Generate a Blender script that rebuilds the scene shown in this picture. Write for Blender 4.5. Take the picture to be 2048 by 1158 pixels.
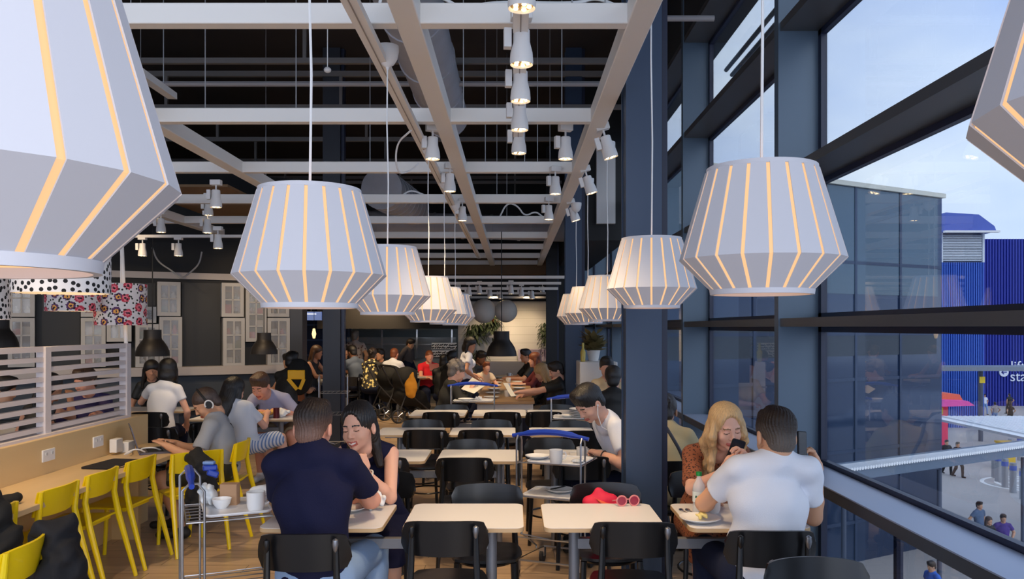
import bpy, math, random
import numpy as np
from math import sin, cos, pi, radians as R, sqrt
random.seed(4); RNG = np.random.RandomState(5)
for o in list(bpy.data.objects): bpy.data.objects.remove(o)
SC = bpy.context.scene; COL = SC.collection

# ------------------------------------------------------------ camera
FX = 1600.0; CX, HY = 1028.0, 655.0; EYE = 1.75
cam = bpy.data.cameras.new('camera'); cam.sensor_width = 36; cam.lens = 36*FX/2048
cam.shift_x = -(CX-1024)/2048; cam.shift_y = (HY-579)/2048; cam.clip_end = 600; cam.clip_start = .05
co = bpy.data.objects.new('camera', cam); COL.objects.link(co)
co.location = (0, 0, EYE); co.rotation_euler = (pi/2, 0, 0); SC.camera = co

# ------------------------------------------------------------ exposure
SC.view_settings.view_transform = 'Standard'; SC.view_settings.look = 'None'
SC.view_settings.exposure = 0.0; SC.view_settings.gamma = 1.0; SC.view_settings.use_curve_mapping = False
SC.cycles.use_denoising = True; SC.cycles.max_bounces = 7; SC.cycles.transparent_max_bounces = 16
SC.cycles.sample_clamp_indirect = 4

# ------------------------------------------------------------ world: bright overcast sky with soft cloud
w = bpy.data.worlds.new('overcast_sky'); SC.world = w; w.use_nodes = True
nt = w.node_tree; nt.nodes.clear(); N = nt.nodes.new; L = nt.links.new
tc = N('ShaderNodeTexCoord'); mp = N('ShaderNodeMapping'); mp.inputs['Scale'].default_value = (1, 1, 2.6)
mp.inputs['Rotation'].default_value = (0, .35, .2)
ns = N('ShaderNodeTexNoise'); ns.inputs['Scale'].default_value = 2.1; ns.inputs['Detail'].default_value = 4; ns.inputs['Roughness'].default_value = .5
cr = N('ShaderNodeValToRGB'); cr.color_ramp.elements[0].position = .36; cr.color_ramp.elements[1].position = .66
cr.color_ramp.elements[0].color = (.46, .59, .90, 1); cr.color_ramp.elements[1].color = (.86, .93, 1.0, 1)
bg = N('ShaderNodeBackground'); bg.inputs['Strength'].default_value = 2.5
ow = N('ShaderNodeOutputWorld')
L(tc.outputs['Generated'], mp.inputs['Vector']); L(mp.outputs['Vector'], ns.inputs['Vector']); L(ns.outputs['Fac'], cr.inputs['Fac'])
L(cr.outputs['Color'], bg.inputs['Color']); L(bg.outputs['Background'], ow.inputs['Surface'])

# ------------------------------------------------------------ sun behind thin cloud (very soft)
sd = bpy.data.lights.new('sun', 'SUN'); sd.energy = 1.75; sd.angle = R(50); sd.color = (1, .96, .92)
so = bpy.data.objects.new('sun', sd); COL.objects.link(so); so.rotation_euler = (R(66), 0, R(30))

# ------------------------------------------------------------ helpers
def P(px, py, Z): return ((px-CX)*Z/FX, Z, EYE-(py-HY)*Z/FX)
def PX(px, Z): return (px-CX)*Z/FX
def lin(c): return tuple(((v/255)/12.92 if v/255 <= .04045 else ((v/255+.055)/1.055)**2.4) for v in c[:3])+(1,)
MATS = {}
def M(name, col=(200, 200, 200), rough=.6, metal=0, var=.0, scale=8, spec=.5, bump=0, bscale=60, stretch=(1, 1, 1), coat=0, emit=0):
    if name in MATS: return MATS[name]
    m = bpy.data.materials.new(name); m.use_nodes = True; t = m.node_tree; b = t.nodes['Principled BSDF']
    c = lin(col); b.inputs['Base Color'].default_value = c; b.inputs['Roughness'].default_value = rough
    b.inputs['Metallic'].default_value = metal; b.inputs['Specular IOR Level'].default_value = spec
    b.inputs['Coat Weight'].default_value = coat
    if emit: b.inputs['Emission Color'].default_value = c; b.inputs['Emission Strength'].default_value = emit
    if var or bump:
        tcn = t.nodes.new('ShaderNodeTexCoord'); mpn = t.nodes.new('ShaderNodeMapping'); mpn.inputs['Scale'].default_value = stretch
        t.links.new(tcn.outputs['Object'], mpn.inputs['Vector'])
    if var:
        n = t.nodes.new('ShaderNodeTexNoise'); n.inputs['Scale'].default_value = scale; n.inputs['Detail'].default_value = 3
        t.links.new(mpn.outputs['Vector'], n.inputs['Vector'])
        mx = t.nodes.new('ShaderNodeMix'); mx.data_type = 'RGBA'
        mx.inputs[6].default_value = tuple(v*(1-var) for v in c[:3])+(1,); mx.inputs[7].default_value = tuple(min(1, v*(1+var)) for v in c[:3])+(1,)
        t.links.new(n.outputs['Fac'], mx.inputs[0]); t.links.new(mx.outputs[2], b.inputs['Base Color'])
    if bump:
        n2 = t.nodes.new('ShaderNodeTexNoise'); n2.inputs['Scale'].default_value = bscale; n2.inputs['Detail'].default_value = 2
        t.links.new(mpn.outputs['Vector'], n2.inputs['Vector'])
        bp = t.nodes.new('ShaderNodeBump'); bp.inputs['Strength'].default_value = bump; bp.inputs['Distance'].default_value = .01
        t.links.new(n2.outputs['Fac'], bp.inputs['Height']); t.links.new(bp.outputs['Normal'], b.inputs['Normal'])
    MATS[name] = m; return m
def ramp(t, stops, const=False):
    r = t.nodes.new('ShaderNodeValToRGB'); e = r.color_ramp.elements
    if const: r.color_ramp.interpolation = 'CONSTANT'
    e[0].position = stops[0][0]; e[0].color = lin(stops[0][1]); e[1].position = stops[1][0]; e[1].color = lin(stops[1][1])
    for p, c in stops[2:]:
        q = e.new(p); q.color = lin(c)
    return r
def tagm(o, label=None, cat=None, group=None, kind=None):
    if label: o['label'] = label
    if cat: o['category'] = cat
    if group: o['group'] = group
    if kind: o['kind'] = kind
    return o
def thing(name, label, cat, loc=(0, 0, 0), rz=0, group=None, kind=None):
    o = bpy.data.objects.new(name, None); o.empty_display_size = .1; COL.objects.link(o)
    o.location = loc; o.rotation_euler = (0, 0, rz); return tagm(o, label, cat, group, kind)
def link_mesh(name, me, mats, parent=None):
    if not isinstance(mats, (list, tuple)): mats = [mats]
    for m in mats: me.materials.append(m)
    o = bpy.data.objects.new(name, me); COL.objects.link(o)
    if parent is not None: o.parent = parent
    return o
def dup(src, loc, rz=None, label=None, group=None, sc=None):
    kids = {}
    for o in COL.objects:
        if o.parent: kids.setdefault(o.parent.name, []).append(o)
    def cp(o, par):
        c = o.copy(); COL.objects.link(c)
        if par is not None: c.parent = par
        for k in kids.get(o.name, []): cp(k, c)
        return c
    r = cp(src, None); r.location = loc
    if rz is not None: r.rotation_euler = (0, 0, rz)
    if sc: r.scale = (sc, sc, sc) if not isinstance(sc, tuple) else sc
    if label: r['label'] = label
    if group: r['group'] = group
    return r
def v3(a): return np.array(a, float)
def nrm(a):
    a = v3(a); n = np.linalg.norm(a); return a/n if n > 1e-9 else a
class MB:
    def __init__(s): s.v = []; s.f = []; s.m = []
    def add(s, vs, fs, mi=0):
        k = len(s.v); s.v += [tuple(map(float, p)) for p in vs]; s.f += [tuple(i+k for i in f) for f in fs]; s.m += [mi]*len(fs); return s
    def box(s, c, d, rz=0, mi=0, rx=0, ry=0):
        x, y, z = (q/2 for q in d); pts = [(a*x, b*y, e*z) for e in (-1, 1) for b in (-1, 1) for a in (-1, 1)]
        out = []
        for p in pts:
            px, py, pz = p
            if rx: py, pz = py*cos(rx)-pz*sin(rx), py*sin(rx)+pz*cos(rx)
            if ry: px, pz = px*cos(ry)+pz*sin(ry), -px*sin(ry)+pz*cos(ry)
            if rz: px, py = px*cos(rz)-py*sin(rz), px*sin(rz)+py*cos(rz)
            out.append((px+c[0], py+c[1], pz+c[2]))
        return s.add(out, [(0, 2, 3, 1), (4, 5, 7, 6), (0, 1, 5, 4), (2, 6, 7, 3), (0, 4, 6, 2), (1, 3, 7, 5)], mi)
    def b2(s, lo, hi, mi=0):
        return s.box([(a+b)/2 for a, b in zip(lo, hi)], [abs(b-a) for a, b in zip(lo, hi)], mi=mi)
    def tube(s, pts, r, n=8, closed=False, mi=0, cap=True):
        pts = [v3(p) for p in pts]; m = len(pts); rr = r if isinstance(r, (list, tuple)) else [r]*m
        T = []
        for i in range(m):
            a = pts[i-1] if (i or closed) else pts[i]; b = pts[(i+1) % m] if (i < m-1 or closed) else pts[i]
            T.append(nrm(b-a))
        u = nrm(np.cross(T[0], (0, 0, 1) if abs(T[0][2]) < .9 else (1, 0, 0))); vs = []
        for i in range(m):
            u = nrm(u-T[i]*np.dot(u, T[i])); w_ = np.cross(T[i], u)
            for k in range(n):
                a = 2*pi*k/n; vs.append(pts[i]+rr[i]*(cos(a)*u+sin(a)*w_))
        fs = []
        for i in range(m if closed else m-1):
            j = (i+1) % m
            for k in range(n):
                l = (k+1) % n; fs.append((i*n+k, i*n+l, j*n+l, j*n+k))
        if cap and not closed:
            fs.append(tuple(range(n-1, -1, -1))); fs.append(tuple((m-1)*n+k for k in range(n)))
        return s.add(vs, fs, mi)
    def cyl(s, a, b, r, r2=None, n=16, mi=0): return s.tube([a, b], [r, r if r2 is None else r2], n, mi=mi)
    def lathe(s, prof, c=(0, 0, 0), n=24, mi=0, closed=False):
        vs = [(c[0]+r*cos(2*pi*k/n), c[1]+r*sin(2*pi*k/n), c[2]+z) for r, z in prof for k in range(n)]; m = len(prof)
        fs = [(i*n+k, i*n+(k+1) % n, ((i+1) % m)*n+(k+1) % n, ((i+1) % m)*n+k) for i in range(m if closed else m-1) for k in range(n)]
        if not closed:
            if prof[0][0] > 1e-4: fs.append(tuple(range(n-1, -1, -1)))
            if prof[-1][0] > 1e-4: fs.append(tuple((m-1)*n+k for k in range(n)))
        return s.add(vs, fs, mi)
    def ball(s, c, r, n=12, mi=0):
        r = r if isinstance(r, (list, tuple)) else (r, r, r); m = n//2
        vs = []; fs = []
        for i in range(m+1):
            t = pi*i/m
            for k in range(n):
                a = 2*pi*k/n; vs.append((c[0]+r[0]*sin(t)*cos(a), c[1]+r[1]*sin(t)*sin(a), c[2]+r[2]*cos(t)))
        for i in range(m):
            for k in range(n): fs.append((i*n+k, (i+1)*n+k, (i+1)*n+(k+1) % n, i*n+(k+1) % n))
        return s.add(vs, fs, mi)
    def prism(s, poly, z0, z1, mi=0, ax='z'):
        n = len(poly)
        f = {'z': lambda x, y, z: (x, y, z), 'y': lambda x, y, z: (x, z, y), 'x': lambda x, y, z: (z, x, y)}[ax]
        vs = [f(x, y, z0) for x, y in poly]+[f(x, y, z1) for x, y in poly]
        return s.add(vs, [tuple(range(n-1, -1, -1)), tuple(range(n, 2*n))]+[(i, (i+1) % n, n+(i+1) % n, n+i) for i in range(n)], mi)
    def plate(s, fn, nu=16, nv=6, th=.012, mi=0):
        # solid sheet: fn(u,v)->point, u,v in 0..1
        g = [[v3(fn(i/nu, j/nv)) for j in range(nv+1)] for i in range(nu+1)]; nn = (nv+1)
        vs = []
        for side in (0, 1):
            for i in range(nu+1):
                for j in range(nv+1):
                    du = g[min(i+1, nu)][j]-g[max(i-1, 0)][j]; dv = g[i][min(j+1, nv)]-g[i][max(j-1, 0)]
                    nr = nrm(np.cross(du, dv)); vs.append(g[i][j]+nr*(th/2 if side else -th/2))
        K = (nu+1)*nn; fs = []
        for i in range(nu):
            for j in range(nv):
                a, b, c_, d = i*nn+j, (i+1)*nn+j, (i+1)*nn+j+1, i*nn+j+1
                fs.append((a, d, c_, b)); fs.append((K+a, K+b, K+c_, K+d))
        for i in range(nu):
            fs.append((i*nn, (i+1)*nn, K+(i+1)*nn, K+i*nn)); fs.append((i*nn+nv, K+i*nn+nv, K+(i+1)*nn+nv, (i+1)*nn+nv))
        for j in range(nv):
            fs.append((j, K+j, K+j+1, j+1)); fs.append((nu*nn+j, nu*nn+j+1, K+nu*nn+j+1, K+nu*nn+j))
        return s.add(vs, fs, mi)
    def shade_uv(s, o, r):
        me = o.data; uv = me.uv_layers.new(name='uv')
        for p in me.polygons:
            ca = math.atan2(p.center[1], p.center[0])
            for li in p.loop_indices:
                v = me.vertices[me.loops[li].vertex_index].co; a = math.atan2(v[1], v[0]); d = (a-ca+pi) % (2*pi)-pi; uv.data[li].uv = ((ca+d)*r, v[2])
    def mesh(s, name, smooth=35):
        me = bpy.data.meshes.new(name); me.from_pydata(s.v, [], s.f); me.update()
        if len(set(s.m)) > 1 or (s.m and s.m[0]): me.polygons.foreach_set('material_index', s.m)
        if smooth:
            me.polygons.foreach_set('use_smooth', [True]*len(me.polygons)); me.set_sharp_from_angle(angle=R(smooth))
        return me
    def build(s, name, mats, parent=None, smooth=35, bevel=0, seg=2):
        o = link_mesh(name, s.mesh(name, smooth), mats, parent)
        if bevel:
            b = o.modifiers.new('bevel', 'BEVEL'); b.width = bevel; b.segments = seg; b.limit_method = 'ANGLE'; b.angle_limit = R(40)
        return o
def struct(name, mb, mat, parent=None, **k):
    o = mb.build(name, mat, parent, **k)
    if parent is None: o['kind'] = 'structure'
    return o
def rrect(w, d, r, n=5, cx=0, cy=0):
    out = []
    for sx, sy, a0 in ((1, 1, 0), (-1, 1, 90), (-1, -1, 180), (1, -1, 270)):
        for k in range(n+1):
            a = R(a0+90*k/n); out.append((cx+sx*(w/2-r)+r*cos(a), cy+sy*(d/2-r)+r*sin(a)))
    return out
def beam(name, a, b, w_, h, mat, kind='structure', z0=None, **t):
    a = v3(a); b = v3(b); mb = MB(); c = (a+b)/2; L_ = np.linalg.norm(b-a); rz = math.atan2(b[1]-a[1], b[0]-a[0])
    mb.box(c, (L_, w_, h), rz=rz); o = mb.build(name, mat, bevel=.004); o['kind'] = kind; return o
# ------------------------------------------------------------ signed distance modelling for bodies, hair and cloth
def nets(F, org, h):
    S = F < 0; c = np.zeros(tuple(n-1 for n in F.shape), np.int8)
    cr_ = [(i, j, k) for i in (0, 1) for j in (0, 1) for k in (0, 1)]
    nx, ny, nz = F.shape
    for i, j, k in cr_: c += S[i:nx-1+i, j:ny-1+j, k:nz-1+k]
    I, J, K = np.nonzero((c > 0) & (c < 8)); n = len(I)
    idx = -np.ones(c.shape, np.int64); idx[I, J, K] = np.arange(n)
    acc = np.zeros((n, 3)); cnt = np.zeros(n)
    for a in cr_:
        for ax in range(3):
            if a[ax]: continue
            b = list(a); b[ax] = 1
            Fa = F[I+a[0], J+a[1], K+a[2]]; Fb = F[I+b[0], J+b[1], K+b[2]]; x = (Fa < 0) != (Fb < 0)
            t = np.where(x, Fa/np.where(x, Fa-Fb, 1), 0); p = np.tile(np.array(a, float), (n, 1)); p[:, ax] += t
            acc += p*x[:, None]; cnt += x
    V = np.stack([I, J, K], 1)+acc/cnt[:, None]; V = V*h+np.array(org)
    Q = []
    for ax in range(3):
        sl = [slice(1, -1)]*3; sl2 = [slice(1, -1)]*3; sl[ax] = slice(0, -1); sl2[ax] = slice(1, None)
        A = S[tuple(sl)]; B = S[tuple(sl2)]; g = np.nonzero(A != B)
        q = [g[0]+1, g[1]+1, g[2]+1]; q[ax] = q[ax]-1
        o1, o2 = [(1, 2), (2, 0), (0, 1)][ax]
        def cell(d1, d2):
            r = [q[0].copy(), q[1].copy(), q[2].copy()]; r[o1] = r[o1]-d1; r[o2] = r[o2]-d2; return idx[r[0], r[1], r[2]]
        quad = np.stack([cell(1, 1), cell(0, 1), cell(0, 0), cell(1, 0)], 1); fl = A[g]
        quad[~fl] = quad[~fl][:, ::-1]; Q.append(quad)
    Q = np.concatenate(Q); return V, Q[(Q >= 0).all(1)]
def C(a, b, ra, rb=None, k=.02, op='u', cut=None): return dict(t='c', a=v3(a), b=v3(b), ra=ra, rb=ra if rb is None else rb, k=k, op=op, cut=cut)
def E(c, r, Rm=None, k=.02, op='u', cut=None): return dict(t='e', c=v3(c), r=v3(r), R=np.eye(3) if Rm is None else Rm, k=k, op=op, cut=cut)
def bounds(p):
    if p['t'] == 'c':
        r = max(p['ra'], p['rb']); return np.minimum(p['a'], p['b'])-r, np.maximum(p['a'], p['b'])+r
    r = max(p['r']); 
    ext = np.sqrt(((p['R'].T*p['r'])**2).sum(1)); return p['c']-ext, p['c']+ext
def sdf(prims, h, post=None):
    lo = np.min([bounds(p)[0] for p in prims if p['op'] == 'u'], 0)-3*h-.01; hi = np.max([bounds(p)[1] for p in prims if p['op'] == 'u'], 0)+3*h+.01
    ax = [np.arange(lo[i], hi[i]+h, h) for i in range(3)]; F = np.full(tuple(len(a) for a in ax), .06, np.float32)
    for p in prims:
        bl, bh = bounds(p); m = p['k']+2.5*h+(.01 if p['op'] == 'u' else 0)
        s = tuple(slice(max(0, int((bl[i]-m-lo[i])/h)), max(0, int((bh[i]+m-lo[i])/h)+2)) for i in range(3))
        X = ax[0][s[0]][:, None, None]; Y = ax[1][s[1]][None, :, None]; Z = ax[2][s[2]][None, None, :]
        if 0 in (X.size, Y.size, Z.size): continue
        if p['t'] == 'c':
            a, b = p['a'], p['b']; d = b-a; dd = max(d @ d, 1e-9)
            t = np.clip(((X-a[0])*d[0]+(Y-a[1])*d[1]+(Z-a[2])*d[2])/dd, 0, 1)
            D = np.sqrt((X-a[0]-t*d[0])**2+(Y-a[1]-t*d[1])**2+(Z-a[2]-t*d[2])**2)-(p['ra']+t*(p['rb']-p['ra']))
        else:
            x, y, z = X-p['c'][0], Y-p['c'][1], Z-p['c'][2]; Rm = p['R']; q = [Rm[i, 0]*x+Rm[i, 1]*y+Rm[i, 2]*z for i in range(3)]; r = p['r']
            k0 = np.sqrt(sum((q[i]/r[i])**2 for i in range(3))); k1 = np.sqrt(sum((q[i]/r[i]**2)**2 for i in range(3)))
            D = k0*(k0-1)/np.maximum(k1, 1e-6)
        if p['cut'] is not None:
            for pt, nn in p['cut']: D = np.maximum(D, (X-pt[0])*nn[0]+(Y-pt[1])*nn[1]+(Z-pt[2])*nn[2])
        A = F[s]; k = p['k']
        if p['op'] == 'u':
            if k > 0: hh = np.maximum(k-np.abs(A-D), 0)/k; F[s] = np.minimum(A, D)-hh*hh*k*.25
            else: F[s] = np.minimum(A, D)
        else:
            D = -D; hh = np.maximum(k-np.abs(A-D), 0)/max(k, 1e-6); F[s] = np.maximum(A, D)+hh*hh*k*.25
    if post is not None: F = post(F, ax[0][:, None, None], ax[1][None, :, None], ax[2][None, None, :])
    F[0] = F[-1] = .05; F[:, 0] = F[:, -1] = .05; F[:, :, 0] = F[:, :, -1] = .05
    return nets(F, lo, h)
def npmesh(name, V, Q, mi=None):
    me = bpy.data.meshes.new(name); me.vertices.add(len(V)); me.vertices.foreach_set('co', V.astype(np.float32).ravel())
    me.loops.add(len(Q)*4); me.loops.foreach_set('vertex_index', Q.ravel().astype(np.int32)); me.polygons.add(len(Q))
    me.polygons.foreach_set('loop_start', np.arange(0, len(Q)*4, 4, dtype=np.int32))
    me.polygons.foreach_set('use_smooth', np.ones(len(Q), bool))
    if mi is not None: me.polygons.foreach_set('material_index', mi.astype(np.int32))
    me.update(); me.validate(); return me
def relax(V, Q, n=1):
    for _ in range(n):
        S = np.zeros_like(V); c = np.zeros(len(V))
        for a, b in ((0, 1), (1, 2), (2, 3), (3, 0)):
            np.add.at(S, Q[:, a], V[Q[:, b]]); np.add.at(c, Q[:, a], 1); np.add.at(S, Q[:, b], V[Q[:, a]]); np.add.at(c, Q[:, b], 1)
        V = V*.5+.5*S/np.maximum(c, 1)[:, None]
    return V
def folds(amp, f=22, ph=0):
    def g(F, X, Y, Z):
        if amp < .007: return F+(amp*(1.1*np.sin(X*f*.8+Z*f*1.3+1.5*np.sin(X*f*.35+ph)+ph)*np.cos(Z*f*.33-X*f*.7+ph)+.55*np.sin(X*f*1.5-Z*f*.9+Y*9+2*np.sin(Z*f*.4)))).astype(np.float32)
        w1 = np.sin(X*f+ph+2.1*np.sin(Z*f*.45+ph)+Y*f*.6)*np.sin(Z*f*.7-X*f*.5+1.3*ph); w2 = np.sin((X-Z*.8+Y*.4)*f*1.9+ph*2)*.35
        return F+(amp*(w1+w2)).astype(np.float32)
    return g
def ik(a, t, l1, l2, pole):
    a, t = v3(a), v3(t); d = t-a; D = np.linalg.norm(d); D2 = min(D, (l1+l2)*.995); d = nrm(d); t2 = a+d*D2
    x = (l1*l1-l2*l2+D2*D2)/(2*D2); hh = sqrt(max(0, l1*l1-x*x)); pl = v3(pole); pl = nrm(pl-d*(pl @ d)); return a+d*x+pl*hh, t2
SKIN = {}
def skin_mat(nm, c):
    m = M('skin_'+nm, c, .5, var=.05, scale=20, spec=.35); m.node_tree.nodes['Principled BSDF'].inputs['Subsurface Weight'].default_value = .08
    m.node_tree.nodes['Principled BSDF'].inputs['Subsurface Radius'].default_value = (.02, .008, .004); return m
def face_frame(f, up=(0, 0, 1)):
    f = nrm(f); r = nrm(np.cross(f, up)); u = np.cross(r, f); return np.stack([r, f, u], 1)   # columns: right, forward, up
def head_prims(fem, det, smile=False):
    j = .92 if fem else 1.0
    p = [E((0, -.012, .030), (.075, .096, .088), k=.0), E((0, .022, -.020), (.062*j+.002, .066, .076), k=.03), E((0, .030, -.066), (.052*j, .054, .042), k=.025),
         E((0, .068, -.098), (.020*j, .018, .015), k=.02), C((0, -.030, -.06), (0, -.022, -.115), .053 if not fem else .045, .054 if not fem else .046, k=.03)]
    if det:
        for s in (-1, 1):
            p += [E((s*.036, .058, -.034), (.024, .024, .022), k=.02), E((s*.081, -.010, -.012), (.010, .019, .031), k=.008), E((s*.088, -.004, -.008), (.006, .010, .018), k=.004, op='s')]
        p += [C((-.034, .076, .020), (.034, .076, .020), .011, k=.015)]
        for s in (-1, 1):
            p += [E((s*.031, .094, .002), (.019, .016, .0115), k=.010, op='s'), E((s*.031, .0735, .001), (.0165, .0145, .0125), k=.004)]
        p += [C((0, .084, .010), (0, .104, -.030), .0065, .0095, k=.012), E((-.011, .092, -.034), (.0075, .010, .0065), k=.006), E((.011, .092, -.034), (.0075, .010, .0065), k=.006)]
        if smile: p += [C((-.026, .078, -.058), (0, .0905, -.066), .0048, .0055, k=.006), C((.026, .078, -.058), (0, .0905, -.066), .0048, .0055, k=.006),
                        C((-.022, .078, -.066), (0, .088, -.080), .0048, .0065, k=.006), C((.022, .078, -.066), (0, .088, -.080), .0048, .0065, k=.006)]
        else: p += [C((-.020, .083, -.066), (0, .093, -.063), .0045, .0055, k=.006), C((.020, .083, -.066), (0, .093, -.063), .0045, .0055, k=.006),
                    C((-.017, .083, -.072), (0, .090, -.075), .0048, .0066, k=.006), C((.017, .083, -.072), (0, .090, -.075), .0048, .0066, k=.006)]
    else:
        p += [E((0, .09, -.018), (.011, .018, .022), k=.012)]
        for s in (-1, 1): p += [E((s*.076, -.006, -.010), (.010, .018, .028), k=.008), E((s*.031, .094, .002), (.02, .014, .012), k=.012, op='s')]
    return p
def head_mi(Pc, mouth, down):
    x, y, z = Pc.T; mi = np.zeros(len(Pc), int); ax_ = np.abs(x)
    lip = (y > .076) & (ax_ < .028) & (z > (-.084 if mouth else -.081)+ax_*.25) & (z < -.0575+(ax_*.10 if mouth else 0)); mi[lip] = 1
    if mouth: mi[(y > .076) & (ax_ < .020) & (z > -.0745+ax_*.30) & (z < -.0655+ax_*.2)] = 4
    br = (y > .060) & (ax_ > .013) & (ax_ < .048) & (np.abs(z-(.0245-(ax_-.03)**2*10)) < .0036); mi[br] = 2
    ex = (ax_-.031)/.0145
    if down: mi[(y > .070) & (np.abs(ex) < 1) & (np.abs(z-(-.0045+ex**2*.0035)) < .0021)] = 3
    else:
        mi[(y > .070) & (np.abs(ex) < 1) & (np.abs(z-.001) < .0060*(1-ex**2))] = 4
        mi[(y > .070) & (np.abs(ax_-.031) < .0050) & (np.abs(z-.0015) < .0052)] = 3
        mi[(y > .070) & (np.abs(ex) < 1.1) & (np.abs(z-(.0068-ex**2*.004)) < .0016)] = 3
    return mi
def hand_prims(o, d, n, side, style):
    # o wrist, d finger direction, n palm normal, side: direction towards the thumb
    p = []; o, d, n, s = v3(o), nrm(d), nrm(n), nrm(side); Rm = np.stack([s, d, n])
    p += [E(o+d*.048, (.041, .054, .0165), Rm, k=.012), C(o-d*.02, o+d*.03, .025, .022, k=.02)]
    cu = {'flat': (6, 8, 6), 'relax': (22, 28, 20), 'curl': (55, 55, 30), 'fist': (85, 90, 55), 'phone': (40, 48, 30)}[style]
    for i, (so_, ln) in enumerate(((.030, .070), (.010, .078), (-.010, .073), (-.028, .056))):
        q = o+d*(.088-abs(so_-.006)*.2)+s*so_; a = 0; sp = (so_-.0)*1.2 if style in ('flat', 'relax') else 0
        for j, fr in enumerate((.45, .31, .24)):
            a += R(cu[j]+(i*4 if style != 'flat' else 0)); dr = nrm(d*cos(a)+n*sin(a)+s*sp*cos(a)); q2 = q+dr*ln*fr
            p.append(C(q, q2, .0090-.0008*j, .0084-.0010*j, k=.004)); q = q2
    th = {'flat': (.75, .65, .1), 'relax': (.8, .5, .35), 'curl': (.7, .35, .65), 'fist': (.75, .0, .7), 'phone': (.85, .35, .45)}[style]
    q = o+d*.022+s*.028; dr = nrm(d*th[0]+s*th[1]+n*th[2]); q2 = q+dr*.038; p.append(C(q, q2, .0125, .0105, k=.012)); dr2 = nrm(d*(th[0]+.3)+s*(th[1]-.35)+n*th[2]); p.append(C(q2, q2+dr2*.030, .0102, .0085, k=.005))
    return p
HAIRC = {'black': (22, 18, 18), 'dark': (38, 27, 22), 'brown': (72, 50, 36), 'blond': (196, 160, 112), 'root': (128, 96, 66), 'grey': (120, 112, 106), 'fade': (112, 84, 72), 'ginger': (120, 66, 38), 'stubble': (70, 54, 46), 'salt': (88, 80, 74)}
def hair_mat(c): 
    return M('hair_'+c, HAIRC[c], .42, var=.35, scale=34, stretch=(3, 3, .5), bump=.35, bscale=90, spec=.55)
def fade_mat(top, sides):
    nm = 'hair_fade_'+top+'_'+sides
    if nm in MATS: return MATS[nm]
    m = M(nm, HAIRC[top], .5, bump=.35, bscale=140, spec=.4); t = m.node_tree; tcn = t.nodes.new('ShaderNodeTexCoord'); sx = t.nodes.new('ShaderNodeSeparateXYZ'); n = t.nodes.new('ShaderNodeTexNoise'); n.inputs['Scale'].default_value = 14; ad = t.nodes.new('ShaderNodeMath'); ad.operation = 'MULTIPLY_ADD'; ad.inputs[1].default_value = .18
    r = ramp(t, [(.22, tuple(int(v*1.15) for v in HAIRC[sides])), (.74, HAIRC[top])]); l = t.links.new; l(tcn.outputs['Generated'], sx.inputs[0]); l(tcn.outputs['Object'], n.inputs['Vector']); l(n.outputs['Fac'], ad.inputs[0]); l(sx.outputs[2], ad.inputs[2]); l(ad.outputs[0], r.inputs[0]); l(r.outputs[0], t.nodes['Principled BSDF'].inputs['Base Color']); return m
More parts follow.
